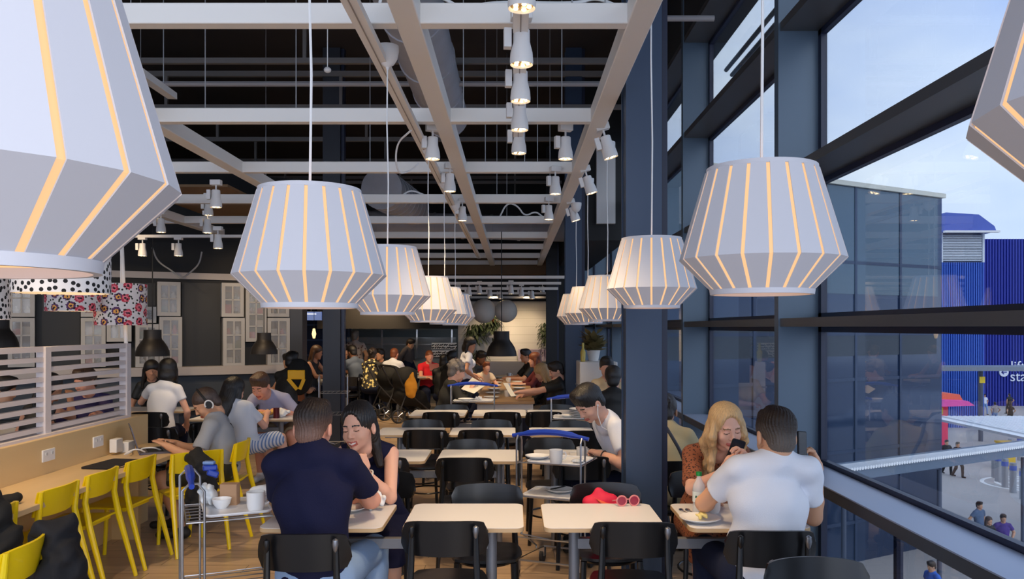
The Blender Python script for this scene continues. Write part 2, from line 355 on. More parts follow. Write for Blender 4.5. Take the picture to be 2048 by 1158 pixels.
def hair_prims(style, fem):
    nape = E((0, -.058, -.035), (.064, .052, .058), k=.02, cut=[((0, -.06, -.088), (0, .15, -1)), ((0, -.02, 0), (0, 1, 0))])
    cap = [E((0, -.018, .036), (.086, .104, .094), k=0, cut=[((0, -.06, -.062), nrm((0, .30, -1)))]), nape,
           E((0, .135, -.035), (.092, .095, .098), k=.012, op='s')]
    if style == 'short': return cap+[C((-.03, .06, .105), (.03, .05, .108), .026, k=.03), E((0, .0, .085), (.07, .085, .05), k=.03)]
    if style == 'crew': return cap+[C((-.035, .055, .102), (.035, .055, .102), .018, k=.02), E((0, -.01, .085), (.069, .085, .045), k=.02)]
    if style == 'buzz': return [E((0, -.014, .032), (.0785, .100, .091), k=0, cut=[((0, -.06, -.05), nrm((0, .35, -1)))]), E((0, -.056, -.035), (.061, .050, .056), k=.02, cut=[((0, -.06, -.082), (0, .15, -1)), ((0, -.02, 0), (0, 1, 0))]), E((0, .135, -.035), (.092, .085, .105), k=.012, op='s')]
    if style == 'curly':
        p = list(cap); r = np.random.RandomState(3)
        for i in range(46):
            a = r.uniform(0, 2*pi); b = r.uniform(-.35, 1.45); x, y, z = .088*cos(a)*cos(b), .098*sin(a)*cos(b)-.02, .035+.095*sin(b)
            if y > .055 and z < .085: continue
            p.append(E((x, y, z), (.024, .024, .024), k=.008))
        return p
    if style == 'long':
        return cap+[E((0, -.01, .055), (.083, .095, .075), k=.02), E((0, .135, -.045), (.080, .085, .105), k=.012, op='s'), E((0, -.078, -.10), (.088, .045, .17), k=.03),
                    C((-.075, -.02, 0), (-.098, -.015, -.22), .026, .020, k=.03), C((.075, -.02, 0), (.098, -.015, -.22), .026, .020, k=.03), C((0, -.08, -.15), (.02, -.095, -.34), .055, .03, k=.04)]
    if style == 'bob':
        return cap+[E((0, -.01, .055), (.085, .10, .076), k=.02), E((0, .140, -.045), (.078, .085, .10), k=.012, op='s'), E((0, -.05, -.06), (.092, .075, .09), k=.03), C((-.078, 0, 0), (-.085, .01, -.12), .022, .02, k=.03), C((.078, 0, 0), (.085, .01, -.12), .022, .02, k=.03)]
    if style == 'wavy':
        p = cap+[E((0, -.005, .052), (.080, .095, .070), k=.02), E((.006, .134, .002), (.070, .088, .124), k=.012, op='s'), E((0, -.07, -.08), (.095, .05, .13), k=.03)]
        for s in (-1, 1):
            q = v3((s*.074, .02, .02))
            for i in range(7):
                q2 = v3((s*(.086+.012*sin(i*1.9+s)), .035+.016*cos(i*1.7), .02-.05*(i+1))); p.append(C(q, q2, .024-.0015*i, .023-.0015*i, k=.016)); q = q2
            q = v3((s*.06, -.05, -.02))
            for i in range(7):
                q2 = v3((s*(.085+.014*sin(i*1.6)), -.04+.014*cos(i*1.9), -.02-.045*(i+1))); p.append(C(q, q2, .032-.002*i, .030-.002*i, k=.016)); q = q2
        return p
    if style == 'updo':
        return cap+[E((0, -.01, .055), (.079, .094, .074), k=.02), E((0, -.040, .106), (.050, .048, .030), k=.03), E((0, .132, .000), (.072, .085, .125), k=.012, op='s'), C((.055, -.065, -.02), (.10, -.06, -.24), .040, .034, k=.03),
                    C((.10, -.06, -.24), (.12, -.03, -.42), .034, .016, k=.03), C((-.03, -.08, -.02), (-.05, -.09, -.22), .04, .02, k=.03)]
    if style == 'bun':
        return cap+[E((0, -.11, .05), (.042, .036, .042), k=.015)]+[E((.03*cos(a), -.12+.02*sin(a*2), .05+.03*sin(a)), (.02, .02, .02), k=.006) for a in (0, 1, 2, 3, 4, 5)]
    if style == 'pony':
        return cap+[E((0, -.115, .04), (.028, .026, .028), k=.015), C((0, -.125, .03), (0, -.15, -.12), .028, .022, k=.02), C((0, -.15, -.12), (0, -.13, -.22), .022, .01, k=.02)]
    return cap
def person(label, pel, head, look=(0, 1, 0), fwd=None, sc=1.0, fem=False, hl=None, hr=None, pl=None, pr=None, fl=None, fr=None, skin=('fair', (226, 172, 146)), hair=('short', 'dark'),
           top=None, bottom=None, shoes=(40, 36, 34), det=0, smile=False, down=True, group=None, hst=('relax', 'relax'), hn=((0, 0, -1), (0, 0, -1)), hd=(None, None), stand=False, hidden_legs=False, side=0, hs=1.0, seed=0, headup=None, nbf=.785, sides='fade'):
    """pel: pelvis centre, head: head centre, look: where the face points, fwd: where the body faces, hl/hr wrists, fl/fr ankles (world)."""
    pel, head = v3(pel), v3(head); fwd = v3(fwd if fwd is not None else look); fwd[2] = 0; fwd = nrm(fwd); rt = nrm(np.cross(fwd, (0, 0, 1)))
    h = {0: .013, 1: .010, 2: .007}[det]; up = nrm(head-pel)
    HF = face_frame(look, headup if headup is not None else (0, 0, 1))
    hb = head-HF[:, 2]*.105*hs-HF[:, 1]*.02*hs                       # neck top
    nb = pel+(head-pel)*nbf-fwd*.035*sc*(.4+abs(up @ fwd)*1.6)
    ch = pel+(nb-pel)*.585-fwd*.012; wa = pel+(nb-pel)*.27-fwd*.01; tu = nrm(nb-wa); sr = nrm(rt+.0*tu+side*tu); tf = nrm(np.cross(tu, sr)); RT = np.stack([sr, tf, tu])
    sw = (.148 if fem else .167)*sc; sl = nb-sr*sw-tu*.068*sc; sR = nb+sr*sw-tu*.068*sc
    RP = np.stack([rt, fwd, np.array((0, 0, 1.))])
    l1, l2 = .285*sc, .255*sc
    z0 = pel[2]-(.86*sc if stand else .55)
    out = {}
    arms = []
    for s, sh, tgt, pole, st, nn, dd in ((-1, sl, hl, pl, hst[0], hn[0], hd[0]), (1, sR, hr, pr, hst[1], hn[1], hd[1])):
        if tgt is None: tgt = sh-np.array((0, 0, .42*sc))+fwd*(.18 if not stand else .03)+rt*s*.05
        if pole is None: pole = rt*s*.6-np.array((0, 0, 1.))-fwd*.3
        e, wv = ik(sh, tgt, l1, l2, pole); arms.append((s, sh, e, wv, st, v3(nn), nrm(dd) if dd is not None else nrm(wv-e)))
    legs = []
    for s, ft in ((-1, fl), (1, fr)):
        hp = pel+rt*s*.088*sc-np.array((0, 0, .02)); 
        if ft is None: ft = (pel+rt*s*.12*sc+fwd*(.42*sc if not stand else .02)) if True else None
        ft = v3(ft); 
        if ft[2] > z0+.3: ft[2] = z0+.08
        k_, an = ik(hp, ft, .43*sc, .42*sc, fwd*1+rt*s*.1+np.array((0, 0, .6 if not stand else 0))); legs.append((s, hp, k_, an))
    f_ = 1.0 if not fem else .88
    def torso(t=0, lo=True):
        p = [E(pel+np.array((0, 0, .0)), (v3((.168*sc if fem else .160*sc, .118*sc, .115*sc))+t), RP, k=.0), E(wa, v3((.128*sc*(.93 if fem else 1.03), .100*sc*f_, .13*sc))+t, RT, k=.06), E(ch, v3((.150*sc if fem else .170*sc, .108*sc*f_, .165*sc))+t, RT, k=.06),
             C(sl+sr*.02-tf*.01, nb-sr*.02-tu*.035-tf*.015, .052*sc*f_+t, .060*sc*f_+t, k=.03), C(sR-sr*.02-tf*.01, nb+sr*.02-tu*.035-tf*.015, .052*sc*f_+t, .060*sc*f_+t, k=.03), C(nb-tu*.04, nb+tu*.01, .075*sc*f_+t*.6, .058*sc*f_+t*.3, k=.05)]
        if fem: p += [E(ch+tf*.085*sc+sr*s*.068*sc-tu*.0, v3((.06, .055, .062))*sc+t, RT, k=.03) for s in (-1, 1)]
        return p
    body = torso()
    body.append(C(nb, hb, .056*f_*sc, .052*f_*hs, k=.03))
    nhand = []
    for s, sh, e, wv, st, nn, dd in arms:
        body += [C(sh, e, .050*sc*f_, .040*sc*f_, k=.03), C(e, e+(wv-e)*.3, .040*sc*f_, .042*sc*f_, k=.015), C(e+(wv-e)*.3, wv, .042*sc*f_, .027*sc*f_, k=.015)]
        nn = nrm(nn-dd*(nn @ dd)); sd_ = nrm(np.cross(nn, dd))*(-1 if s > 0 else 1)
        # thumb side: for the right hand palm down, thumb points to the body's left
        hp_ = hand_prims(wv, dd, nn, sd_, st)
        if det == 2: nhand.append(hp_)
        else: body += [dict(q, k=max(q['k'], .006)) for q in hp_]
    for s, hp, k_, an in legs:
        if hidden_legs: body += [C(hp, hp+(k_-hp)*.6, .085*sc, .07*sc, k=.03)]; continue
        body += [C(hp, k_, .084*sc, .057*sc, k=.03), C(k_, k_+(an-k_)*.35, .054*sc, .056*sc, k=.015), C(k_+(an-k_)*.35, an, .056*sc, .034*sc, k=.015)]
        toe = an+fwd*.15*sc-np.array((0, 0, .045)); body += [C(an-fwd*.03-np.array((0, 0, .035)), toe, .034, .026, k=.02)]
    Vs, Qs, Ms = [], [], []
    V, Q = sdf(body, h); V = relax(V, Q, 1); Vs.append(V); Qs.append(Q); Ms.append(np.zeros(len(Q), int))
    hh = {0: .008, 1: .005, 2: .0028}[det]
    V, Q = sdf(head_prims(fem, det > 0, smile), hh)
    mi = head_mi(V[Q].mean(1), smile, down) if det == 2 else (head_mi(V[Q].mean(1), False, True) if det == 1 else np.zeros(len(Q), int))
    V = relax(V, Q, 1) if det < 2 else V
    W = (V*hs) @ HF.T+head; Vs.append(W); Qs.append(Q); Ms.append(mi)
    for hp_ in nhand:
        V, Q = sdf(hp_, .0034); V = relax(V, Q, 1); Vs.append(V); Qs.append(Q); Ms.append(np.zeros(len(Q), int))
    off = 0; QQ = []
    for V, Q in zip(Vs, Qs): QQ.append(Q+off); off += len(V)
    V = np.concatenate(Vs); Q = np.concatenate(QQ); mi = np.concatenate(Ms)
    org = np.array((pel[0], pel[1], z0)); skm = skin_mat(*skin); sk = skin[1]
    lipm = M('lips_'+skin[0], (min(255, sk[0]*.82), sk[1]*.55, sk[2]*.56), .4)
    o = link_mesh('person', npmesh('person', V-org, Q, mi), [skm, lipm, hair_mat(hair[1] if hair[1] in HAIRC and hair[1] != 'blond' else 'root'), M('eye_dark', (30, 22, 20), .3), M('eye_white', (232, 226, 220), .3)])
    o.location = org; tagm(o, label, 'person', group)
    def child(nm, prims, mat, hv=h, post=None, headspace=False, rl=1):
        V, Q = sdf(prims, hv, post); V = relax(V, Q, rl)
        if headspace: V = (V*hs) @ HF.T+head
        return link_mesh(nm, npmesh(nm, V-org, Q), mat, o)
    if hair[0]:
        hz = {0: .008, 1: .005, 2: .0034}[det]
        def strand(F, X, Y, Z):
            a = np.arctan2(X, -(Y+.02)+1e-6); return F+(.0016*np.sin(a*38+3*np.sin(Z*40))+.0011*np.sin(a*71+Z*60)).astype(np.float32)
        if hair[0] == 'fade2':
            fm = fade_mat(hair[1], sides)
            child('hair', hair_prims('buzz', fem)[:2]+[E((0, -.020, .052), (.076, .096, .073), k=.03), C((-.03, .045, .104), (.03, .05, .104), .022, k=.03), C((-.02, -.02, .108), (.03, .03, .110), .020, k=.03), hair_prims('buzz', fem)[-1]], fm, hz, strand if det else None, True)
        else: child('hair', hair_prims(hair[0], fem), hair_mat(hair[1]), hz, strand if det and hair[0] != 'buzz' else None, True)
    if top:
        t = top.get('t', .012); p = torso(t); hem = top.get('hem', -.06); pt = pel+np.array((0, 0, hem)); p[0] = E(pel, p[0]['r'], RP, k=0, cut=[(pt, (0, 0, -1))])
        p.append(E(pel+tu*.10, v3((.140*sc, .108*sc, .13*sc))+t, RT, k=.05))
        sleeve = top.get('sleeve', .5)
        if sleeve:
            for s, sh, e, wv, st, nn, dd in arms:
                r0, r1 = .050*sc*f_+t, .040*sc*f_+t+.006
                if sleeve <= 1:
                    q = sh+(e-sh)*sleeve; p.append(C(sh, q+(e-sh)*.12, r0, r0*(1-sleeve)+r1*sleeve+.003, k=.03, cut=[(q, nrm(e-sh))]))
                else:
                    p.append(C(sh, e, r0, r1, k=.03)); q = e+(wv-e)*(sleeve-1); p.append(C(e, q+(wv-e)*.1, r1, .034+t, k=.02, cut=[(q, nrm(wv-e))]))
        nk = top.get('neck', 'crew')
        nc = nb+tu*.035; 
        if nk == 'crew': p.append(C(nb+tu*.050+tf*.022, nb+tu*.13+tf*.05, .062*sc*f_, .066, k=.006, op='s'))
        if nk == 'v': p.append(C(nb+tu*.015, nb+tu*.10+tf*.03, .072*sc*f_, .07, k=.008, op='s')); p.append(E(nb+tf*.10-tu*.02, (.045, .06, .085), RT, k=.01, op='s'))
        if nk == 'tank': 
            p.append(E(nb+tf*.06+tu*.04, (.085, .12, .085), RT, k=.01, op='s')); p.append(C(nb+tu*.03, nb+tu*.12, .075, k=.01, op='s'))
            for s in (-1, 1): p.append(C((sl if s < 0 else sR)+sr*s*.055+tf*.02, (sl if s < 0 else sR)+sr*s*.045-tu*.14, .062, k=.01, op='s'))
        child('shirt' if top.get('name') is None else top['name'], p, top['mat'], h, folds(top.get('fold', .003), 22, seed+1.0))
        if 'collar' in top: child('collar', [C(nb-tu*.01, nb+tu*.035, .082, .066, k=0), C(nb, nb+tu*.09, .06, .06, k=.004, op='s')], top['collar'], h)
    if bottom and not (hidden_legs and bottom.get('type') != 'skirt'):
        t = .012; ty = bottom.get('type', 'trousers'); p = [E(pel-np.array((0, 0, .01)), v3((.168*sc if fem else .160*sc, .120*sc, .112*sc))+t*.8, RP, k=0, cut=[(pel+np.array((0, 0, .07)), (0, 0, 1))])]
        for s, hp, k_, an in legs:
            if ty == 'trousers':
                q = k_+(an-k_)*.95; p += [C(hp, k_, .086*sc+t, .060*sc+t, k=.03), C(k_, q, .060*sc+t, .045*sc+t, k=.02)]
            elif ty == 'shorts':
                q = hp+(k_-hp)*.92; p += [C(hp, q+(k_-hp)*.1, .088*sc+t, .072*sc+t, k=.03, cut=[(q, nrm(k_-hp))])]
        if ty == 'skirt':
            km = (legs[0][2]+legs[1][2])/2; p += [C(legs[0][1], legs[0][2], .10, .082, k=.04), C(legs[1][1], legs[1][2], .10, .082, k=.04), C(pel, km, .12, .085, k=.05)]
            for s, hp, k_, an in legs: p.append(C(k_, k_+(an-k_)*.28, .075, .085, k=.03, cut=[(k_+(an-k_)*.28, nrm(an-k_))]))
        child('skirt' if ty == 'skirt' else ty, p, bottom['mat'], h, folds(.003, 26, seed))
    if shoes is not None and not hidden_legs:
        for s, hp, k_, an in legs:
            toe = an+fwd*.165*sc-np.array((0, 0, .050)); child('shoe', [C(an-fwd*.035-np.array((0, 0, .04)), toe, .040, .034, k=0, cut=[(np.array((0, 0, an[2]-.082)), (0, 0, -1))]), C(an-np.array((0, 0, .01)), an-np.array((0, 0, .05)), .043, .042, k=.02)], M('shoe_%d' % sum(shoes), shoes, .6), max(h, .009))
    o['_'] = 0; del o['_']
    return o, dict(head=head, HF=HF, arms=arms, legs=legs, nb=nb, ch=ch, org=org, tu=tu, tf=tf, sr=sr)
# ------------------------------------------------------------ materials
WHITE = M('white_paint', (226, 224, 222), .55, var=.03, scale=2)
BEAMW = M('white_beam_paint', (234, 231, 226), .5, var=.03, scale=1.5)
BLACK = M('black_paint', (24, 25, 27), .6)
VOID = M('ceiling_deck', (48, 44, 44), .85, var=.3, scale=1.2)
NAVY = M('blue_grey_steel', (50, 66, 90), .38, metal=.15, var=.05, scale=.9, spec=.5)
NAVYD = M('dark_gasket', (26, 34, 60), .4)
MULM = M('mullion_blue', (84, 102, 120), .4, metal=.1)
FRAME = M('window_frame', (78, 80, 84), .36, metal=.2, spec=.5)
SILLM = M('sill_aluminium', (168, 178, 200), .35, metal=.35)
WOOD = M('birch', (214, 184, 138), .45, var=.12, scale=3, stretch=(2, .25, 2))
CHBLK = M('chair_black', (20, 20, 22), .28, spec=.5)
CHROME = M('chrome', (200, 200, 204), .22, metal=1)
STEELG = M('grey_leg_paint', (128, 130, 136), .38, metal=.4)
YEL = M('yellow_lacquer', (236, 204, 8), .32, spec=.5, coat=.15)
DARKG = M('dark_wall', (44, 47, 52), .6, var=.05, scale=2)
def floor_mat():
    m = bpy.data.materials.new('floor_boards'); m.use_nodes = True; t = m.node_tree; b = t.nodes['Principled BSDF']
    tcn = t.nodes.new('ShaderNodeTexCoord'); mp_ = t.nodes.new('ShaderNodeMapping'); mp_.inputs['Rotation'].default_value = (0, 0, 0)
    br = t.nodes.new('ShaderNodeTexBrick'); br.inputs['Scale'].default_value = 1; br.inputs['Brick Width'].default_value = 1.3; br.inputs['Row Height'].default_value = .19; br.inputs['Mortar Size'].default_value = .003
    br.inputs['Color1'].default_value = lin((204, 176, 146)); br.inputs['Color2'].default_value = lin((184, 156, 128)); br.inputs['Mortar'].default_value = lin((96, 80, 66))
    ns_ = t.nodes.new('ShaderNodeTexNoise'); ns_.inputs['Scale'].default_value = 3; ns_.inputs['Detail'].default_value = 5
    m2 = t.nodes.new('ShaderNodeMapping'); m2.inputs['Scale'].default_value = (1, 9, 1)
    mx = t.nodes.new('ShaderNodeMix'); mx.data_type = 'RGBA'; mx.blend_type = 'MULTIPLY'; mx.inputs[0].default_value = .5
    r = ramp(t, [(.3, (190, 190, 190)), (.7, (255, 252, 248))])
    l = t.links.new; l(tcn.outputs['Object'], mp_.inputs[0]); l(mp_.outputs[0], br.inputs[0]); l(tcn.outputs['Object'], m2.inputs[0]); l(m2.outputs[0], ns_.inputs['Vector'])
    l(ns_.outputs['Fac'], r.inputs[0]); l(br.outputs['Color'], mx.inputs[6]); l(r.outputs[0], mx.inputs[7]); l(mx.outputs[2], b.inputs['Base Color'])
    b.inputs['Roughness'].default_value = .33; return m
# ------------------------------------------------------------ shell
struct('floor', MB().b2((-12, -3, -.15), (2.05, 24.5, 0)), floor_mat(), smooth=0)
struct('ceiling', MB().b2((-12, -3, 5.6), (2.3, 24.5, 5.8)), VOID, smooth=0)
struct('wall_left', MB().b2((-12.1, -3, 0), (-11.9, 24.5, 5.6)), DARKG, smooth=0)
def back_wall_mat():
    m = M('white_board_wall', (206, 204, 202), .6); t = m.node_tree; b = t.nodes['Principled BSDF']; tcn = t.nodes.new('ShaderNodeTexCoord')
    wv = t.nodes.new('ShaderNodeTexWave'); wv.bands_direction = 'Z'; wv.inputs['Scale'].default_value = 1.6; wv.wave_profile = 'SAW'
    r = ramp(t, [(0, (150, 148, 146)), (.05, (208, 206, 204))]); t.links.new(tcn.outputs['Object'], wv.inputs['Vector']); t.links.new(wv.outputs['Fac'], r.inputs[0]); t.links.new(r.outputs[0], b.inputs['Base Color']); return m
struct('wall_back', MB().b2((-1.35, 19.3, 0), (.95, 19.5, 2.38)), back_wall_mat(), smooth=0)
mb = MB(); mb.b2((-12, 24.3, 0), (2.1, 24.5, 5.6)); struct('wall_far', mb, DARKG, smooth=0)
mb = MB(); mb.b2((-1.4, 19.28, 2.38), (1.0, 19.5, 5.6)); mb.b2((.95, 17.6, 0), (1.1, 19.5, 5.6)); struct('wall_inner', mb, BLACK, smooth=0)
# ------------------------------------------------------------ window wall on the right
XG, XI = 2.03, 1.75
def glass_mat():
    m = bpy.data.materials.new('window_glass'); m.use_nodes = True; t = m.node_tree; t.nodes.clear(); n = t.nodes.new
    o = n('ShaderNodeOutputMaterial'); mx = n('ShaderNodeMixShader'); tr = n('ShaderNodeBsdfTransparent'); gl = n('ShaderNodeBsdfGlossy'); lw = n('ShaderNodeLayerWeight'); pw = n('ShaderNodeMath'); pw.operation = 'POWER'; pw.inputs[1].default_value = 3.2; fr = n('ShaderNodeMath'); fr.operation = 'MULTIPLY_ADD'; fr.inputs[1].default_value = .60; fr.inputs[2].default_value = .03; lw.inputs['Blend'].default_value = .5
    tr.inputs['Color'].default_value = (.66, .69, .72, 1); gl.inputs['Roughness'].default_value = 0
    l = t.links.new; l(lw.outputs['Facing'], pw.inputs[0]); l(pw.outputs[0], fr.inputs[0]); l(fr.outputs[0], mx.inputs[0]); l(tr.outputs[0], mx.inputs[1]); l(gl.outputs[0], mx.inputs[2]); l(mx.outputs[0], o.inputs['Surface']); return m
GLASS = glass_mat()
MUL = [-.68, 2.29, 5.26, 8.23, 11.2, 14.17, 17.14, 20.1, 23.1]
LV = [(0, .10), (.79, .855), (1.755, 1.81), (2.72, 2.775), (3.70, 3.755), (4.68, 4.735)]
for k in range(len(MUL)-1):
    y0, y1 = MUL[k]+.08, MUL[k+1]; f = MB()
    for a, b in LV: f.b2((XI, y0, a), (XG, y1, b))
    w_ = struct('window_%d' % (k+1), f, FRAME, smooth=0)
    g = MB()
    for (a, b), (c_, d) in zip(LV[:-1], LV[1:]):
        for q in ((b, b+.035), (c_-.035, c_)): g.b2((XG-.03, y0, q[0]), (XG+.01, y1, q[1]))
        g.b2((XG-.03, y0, b), (XG+.01, y0+.05, c_)); g.b2((XG-.03, y1-.05, b), (XG+.01, y1, c_))
    g.build('gasket', NAVYD, w_, smooth=0)
    for (a, b), (c_, d) in zip(LV[:-1], LV[1:]):
        MB().b2((XG-.006, y0+.02, b+.01), (XG, y1-.02, c_-.01)).build('pane', GLASS, w_, smooth=0)
    s = MB().b2((XI-.01, y0, .855), (XG-.035, y1, .862)); s.build('sill', SILLM, w_, smooth=0)
for k, y in enumerate(MUL): struct('trim_%d' % (k+1), MB().b2((XI-.012, y, 0), (XG+.02, y+.08, 5.6)), MULM, smooth=0)
struct('wall_right', MB().b2((XI, -3, 4.735), (XG+.2, 24.5, 5.6)), DARKG, smooth=0)
# steel columns
def column(y, x, label, w_=.225, d=.22, mat=NAVY):
    t = thing('steel_column', label, 'column', (x, y, 0), 0, 'steel columns of the dining hall')
    m = MB(); m.b2((-w_/2, 0, 0), (w_/2, .018, 5.6)); m.b2((-w_/2, d-.018, 0), (w_/2, d, 5.6)); m.b2((-w_/2+.01, .018, 0), (w_/2-.01, d-.018, 5.6)); m.build('shaft', mat, t, smooth=0)
    MB().b2((w_/2, .05, 0), (w_/2+.045, .15, 5.6)).build('side_channel', NAVYD, t, smooth=0)
    MB().b2((-w_/2-.03, -.03, 0), (w_/2+.03, d+.03, .03)).build('base_plate', mat, t, smooth=0)
column(5.02, .815, 'nearest blue-grey steel column, standing right of the front tables')
column(11.0, .82, 'second blue-grey steel column, farther back on the right side')
column(17.0, .80, 'farthest dark column beside the white back wall', mat=M('column_dark', (22, 24, 30), .5))
column(11.0, -2.51, 'dark column left of the walkway, behind the couple eating', w_=.24, mat=M('column_charcoal', (40, 44, 54), .45))
# ------------------------------------------------------------ ceiling grid, z 3.2
ZB = 3.2
k = 20
for x in (-.507, .602, -2.6, -4.65, -6.7, -8.8):
    mb = MB(); mb.b2((x-.06, -1, ZB), (x+.06, 18.7, ZB+.11)); struct('trim_%d' % k, mb, BEAMW, bevel=.006); k += 1
BY = [.16, 1.99, 3.82, 5.65, 7.48, 9.31, 11.14, 12.97, 14.8, 16.63, 18.46]
for y in BY:
    mb = MB(); mb.b2((-9.2, y, ZB+.003), (.545, y+.08, ZB+.103)); struct('trim_%d' % k, mb, BEAMW, bevel=.006); k += 1
# roof steelwork above the grid
JOIST = M('roof_steel', (120, 117, 116), .7)
for i in range(9):
    y = 3.4+i*1.9; t = thing('roof_joist', 'grey steel roof joist high in the dark ceiling void, number %s from the front' % ['one', 'two', 'three', 'four', 'five', 'six', 'seven', 'eight', 'nine'][i], 'joist', (0, y, 0), 0, 'roof joists in the dark ceiling void')
    t['label'] = 'grey steel roof joist in the dark void, %s' % ['nearest the camera', 'second nearest', 'third nearest', 'fourth nearest', 'fifth from the front', 'sixth from the front', 'third from the far end', 'second from the far end', 'farthest away'][i]
    m = MB(); m.b2((-11, -.03, 5.2), (1.7, .03, 5.27)); m.build('top_chord', JOIST, t, smooth=0)
    m = MB(); m.b2((-11, -.03, 4.75), (1.7, .03, 4.81)); m.build('bottom_chord', JOIST, t, smooth=0)
    for j in range(5):
        x0 = -9.6+j*2.4; MB().b2((x0, -.02, 4.81), (x0+.04, .02, 5.2)).build('strut', JOIST, t, smooth=0)
PIPE = M('ceiling_pipe', (160, 158, 160), .5)
for i, (y, z, r, lab) in enumerate(((4.1, 4.35, .025, 'thin grey pipe crossing the ceiling void in front'), (5.2, 4.55, .035, 'grey pipe crossing the ceiling void second from front'), (6.6, 4.3, .025, 'slim pipe crossing the ceiling void above the second beams'), (8.7, 4.4, .03, 'grey pipe crossing the ceiling void farther back'), (3.5, 4.6, .02, 'thinnest pipe crossing the ceiling void nearest the camera'))):
    tagm(MB().tube([(-10.5, y, z), (1.65, y, z)], r, 8).build('ceiling_pipe', PIPE), lab, 'pipe', 'pipes crossing the ceiling void')
DUCT = M('galvanised_duct', (178, 180, 188), .5, metal=.1, var=.15, scale=5)
def duct(a, b, r, label, seams=8):
    a, b = v3(a), v3(b); t = thing('air_duct', label, 'duct', tuple(a)); m = MB(); m.cyl((0, 0, 0), b-a, r, n=28); m.build('pipe', DUCT, t)
    d = b-a; L_ = np.linalg.norm(d); u = nrm(d)
    for i in range(seams+1):
        c_ = u*L_*i/seams; MB().cyl(c_-u*.02, c_+u*.02, r+.012, n=28).build('seam', DUCT, t)
duct((-.86, 1.2, 4.42), (-.86, 10.1, 4.42), .27, 'large round silver air duct running away above the middle beams')
duct((-2.05, 12.4, 3.90), (-1.87, 14.6, 3.93), .31, 'round silver air duct with closed end beyond the fifth beams')
duct((-3.2, 15.2, 3.75), (1.2, 16.2, 3.72), .24, 'silver air duct crossing low behind the ceiling grid')
# suspension wires
WIRE = M('steel_wire', (150, 150, 152), .4, metal=.5)
for i, (x, y, d_) in enumerate(((-1.95, 3.86, 'left of the near pendant'), (-2.2, 5.7, 'upper left behind the first beam'), (-1.55, 5.69, 'above the nearest big pendant'), (-1.35, 7.5, 'beside the nearest pendant cord'), (-.36, 5.69, 'right of the middle long beam'), (-.27, 7.52, 'right of the middle beam, second bay'), (-.2, 9.35, 'right of the middle beam, third bay'),
        (.34, 5.69, 'left of the right beam'), (.22, 7.5, 'left of the right beam, second bay'), (.1, 7.5, 'in the middle of the second bay'), (-.1, 11.2, 'in the middle of the fourth bay'), (-3.5, 7.5, 'far left second bay'), (-2.9, 9.35, 'far left third bay'), (.42, 9.35, 'right of the third bay'), (.28, 3.86, 'right part of the nearest bay'), (.44, 3.86, 'beside the right beam in the nearest bay'))):
    tagm(MB().tube([(x, y, ZB+.09), (x, y, 5.59)], .004, 5).build('suspension_wire', WIRE), 'thin hanging steel wire '+d_, 'wire', 'suspension wires of the ceiling grid')
# lighting track along the left lamps
def track(pts, label, w_=.07):
    t = thing('lighting_track', label, 'light track', pts[0]); a, b = v3(pts[0]), v3(pts[1]); d = b-a; L_ = np.linalg.norm(d); rz = math.atan2(d[1], d[0]); c_ = d/2
    m = MB(); m.box(c_, (L_, w_, .035), rz=rz); m.build('rail', BEAMW, t, smooth=0)
    m = MB(); m.box(c_-np.array((0, 0, .019)), (L_-.1, .006, .003), rz=rz)
    m.build('slot', M('track_slot', (150, 142, 136), .6), t, smooth=0); return t
track([(-.70, .6, 3.15), (-.70, 16.0, 3.15)], 'long white lighting track running above the left row of pendants')
track([(.03, 2.6, 3.13), (.03, 6.1, 3.13)], 'short white lighting track holding the middle row of spotlights')
track([(-5.6, 8.6, 3.1), (-1.9, 8.6, 3.1)], 'white lighting track crossing at left behind the near lamp')
track([(-6.2, 10.4, 2.935), (-3.4, 10.4, 2.935)], 'white lighting track near the dark left wall')
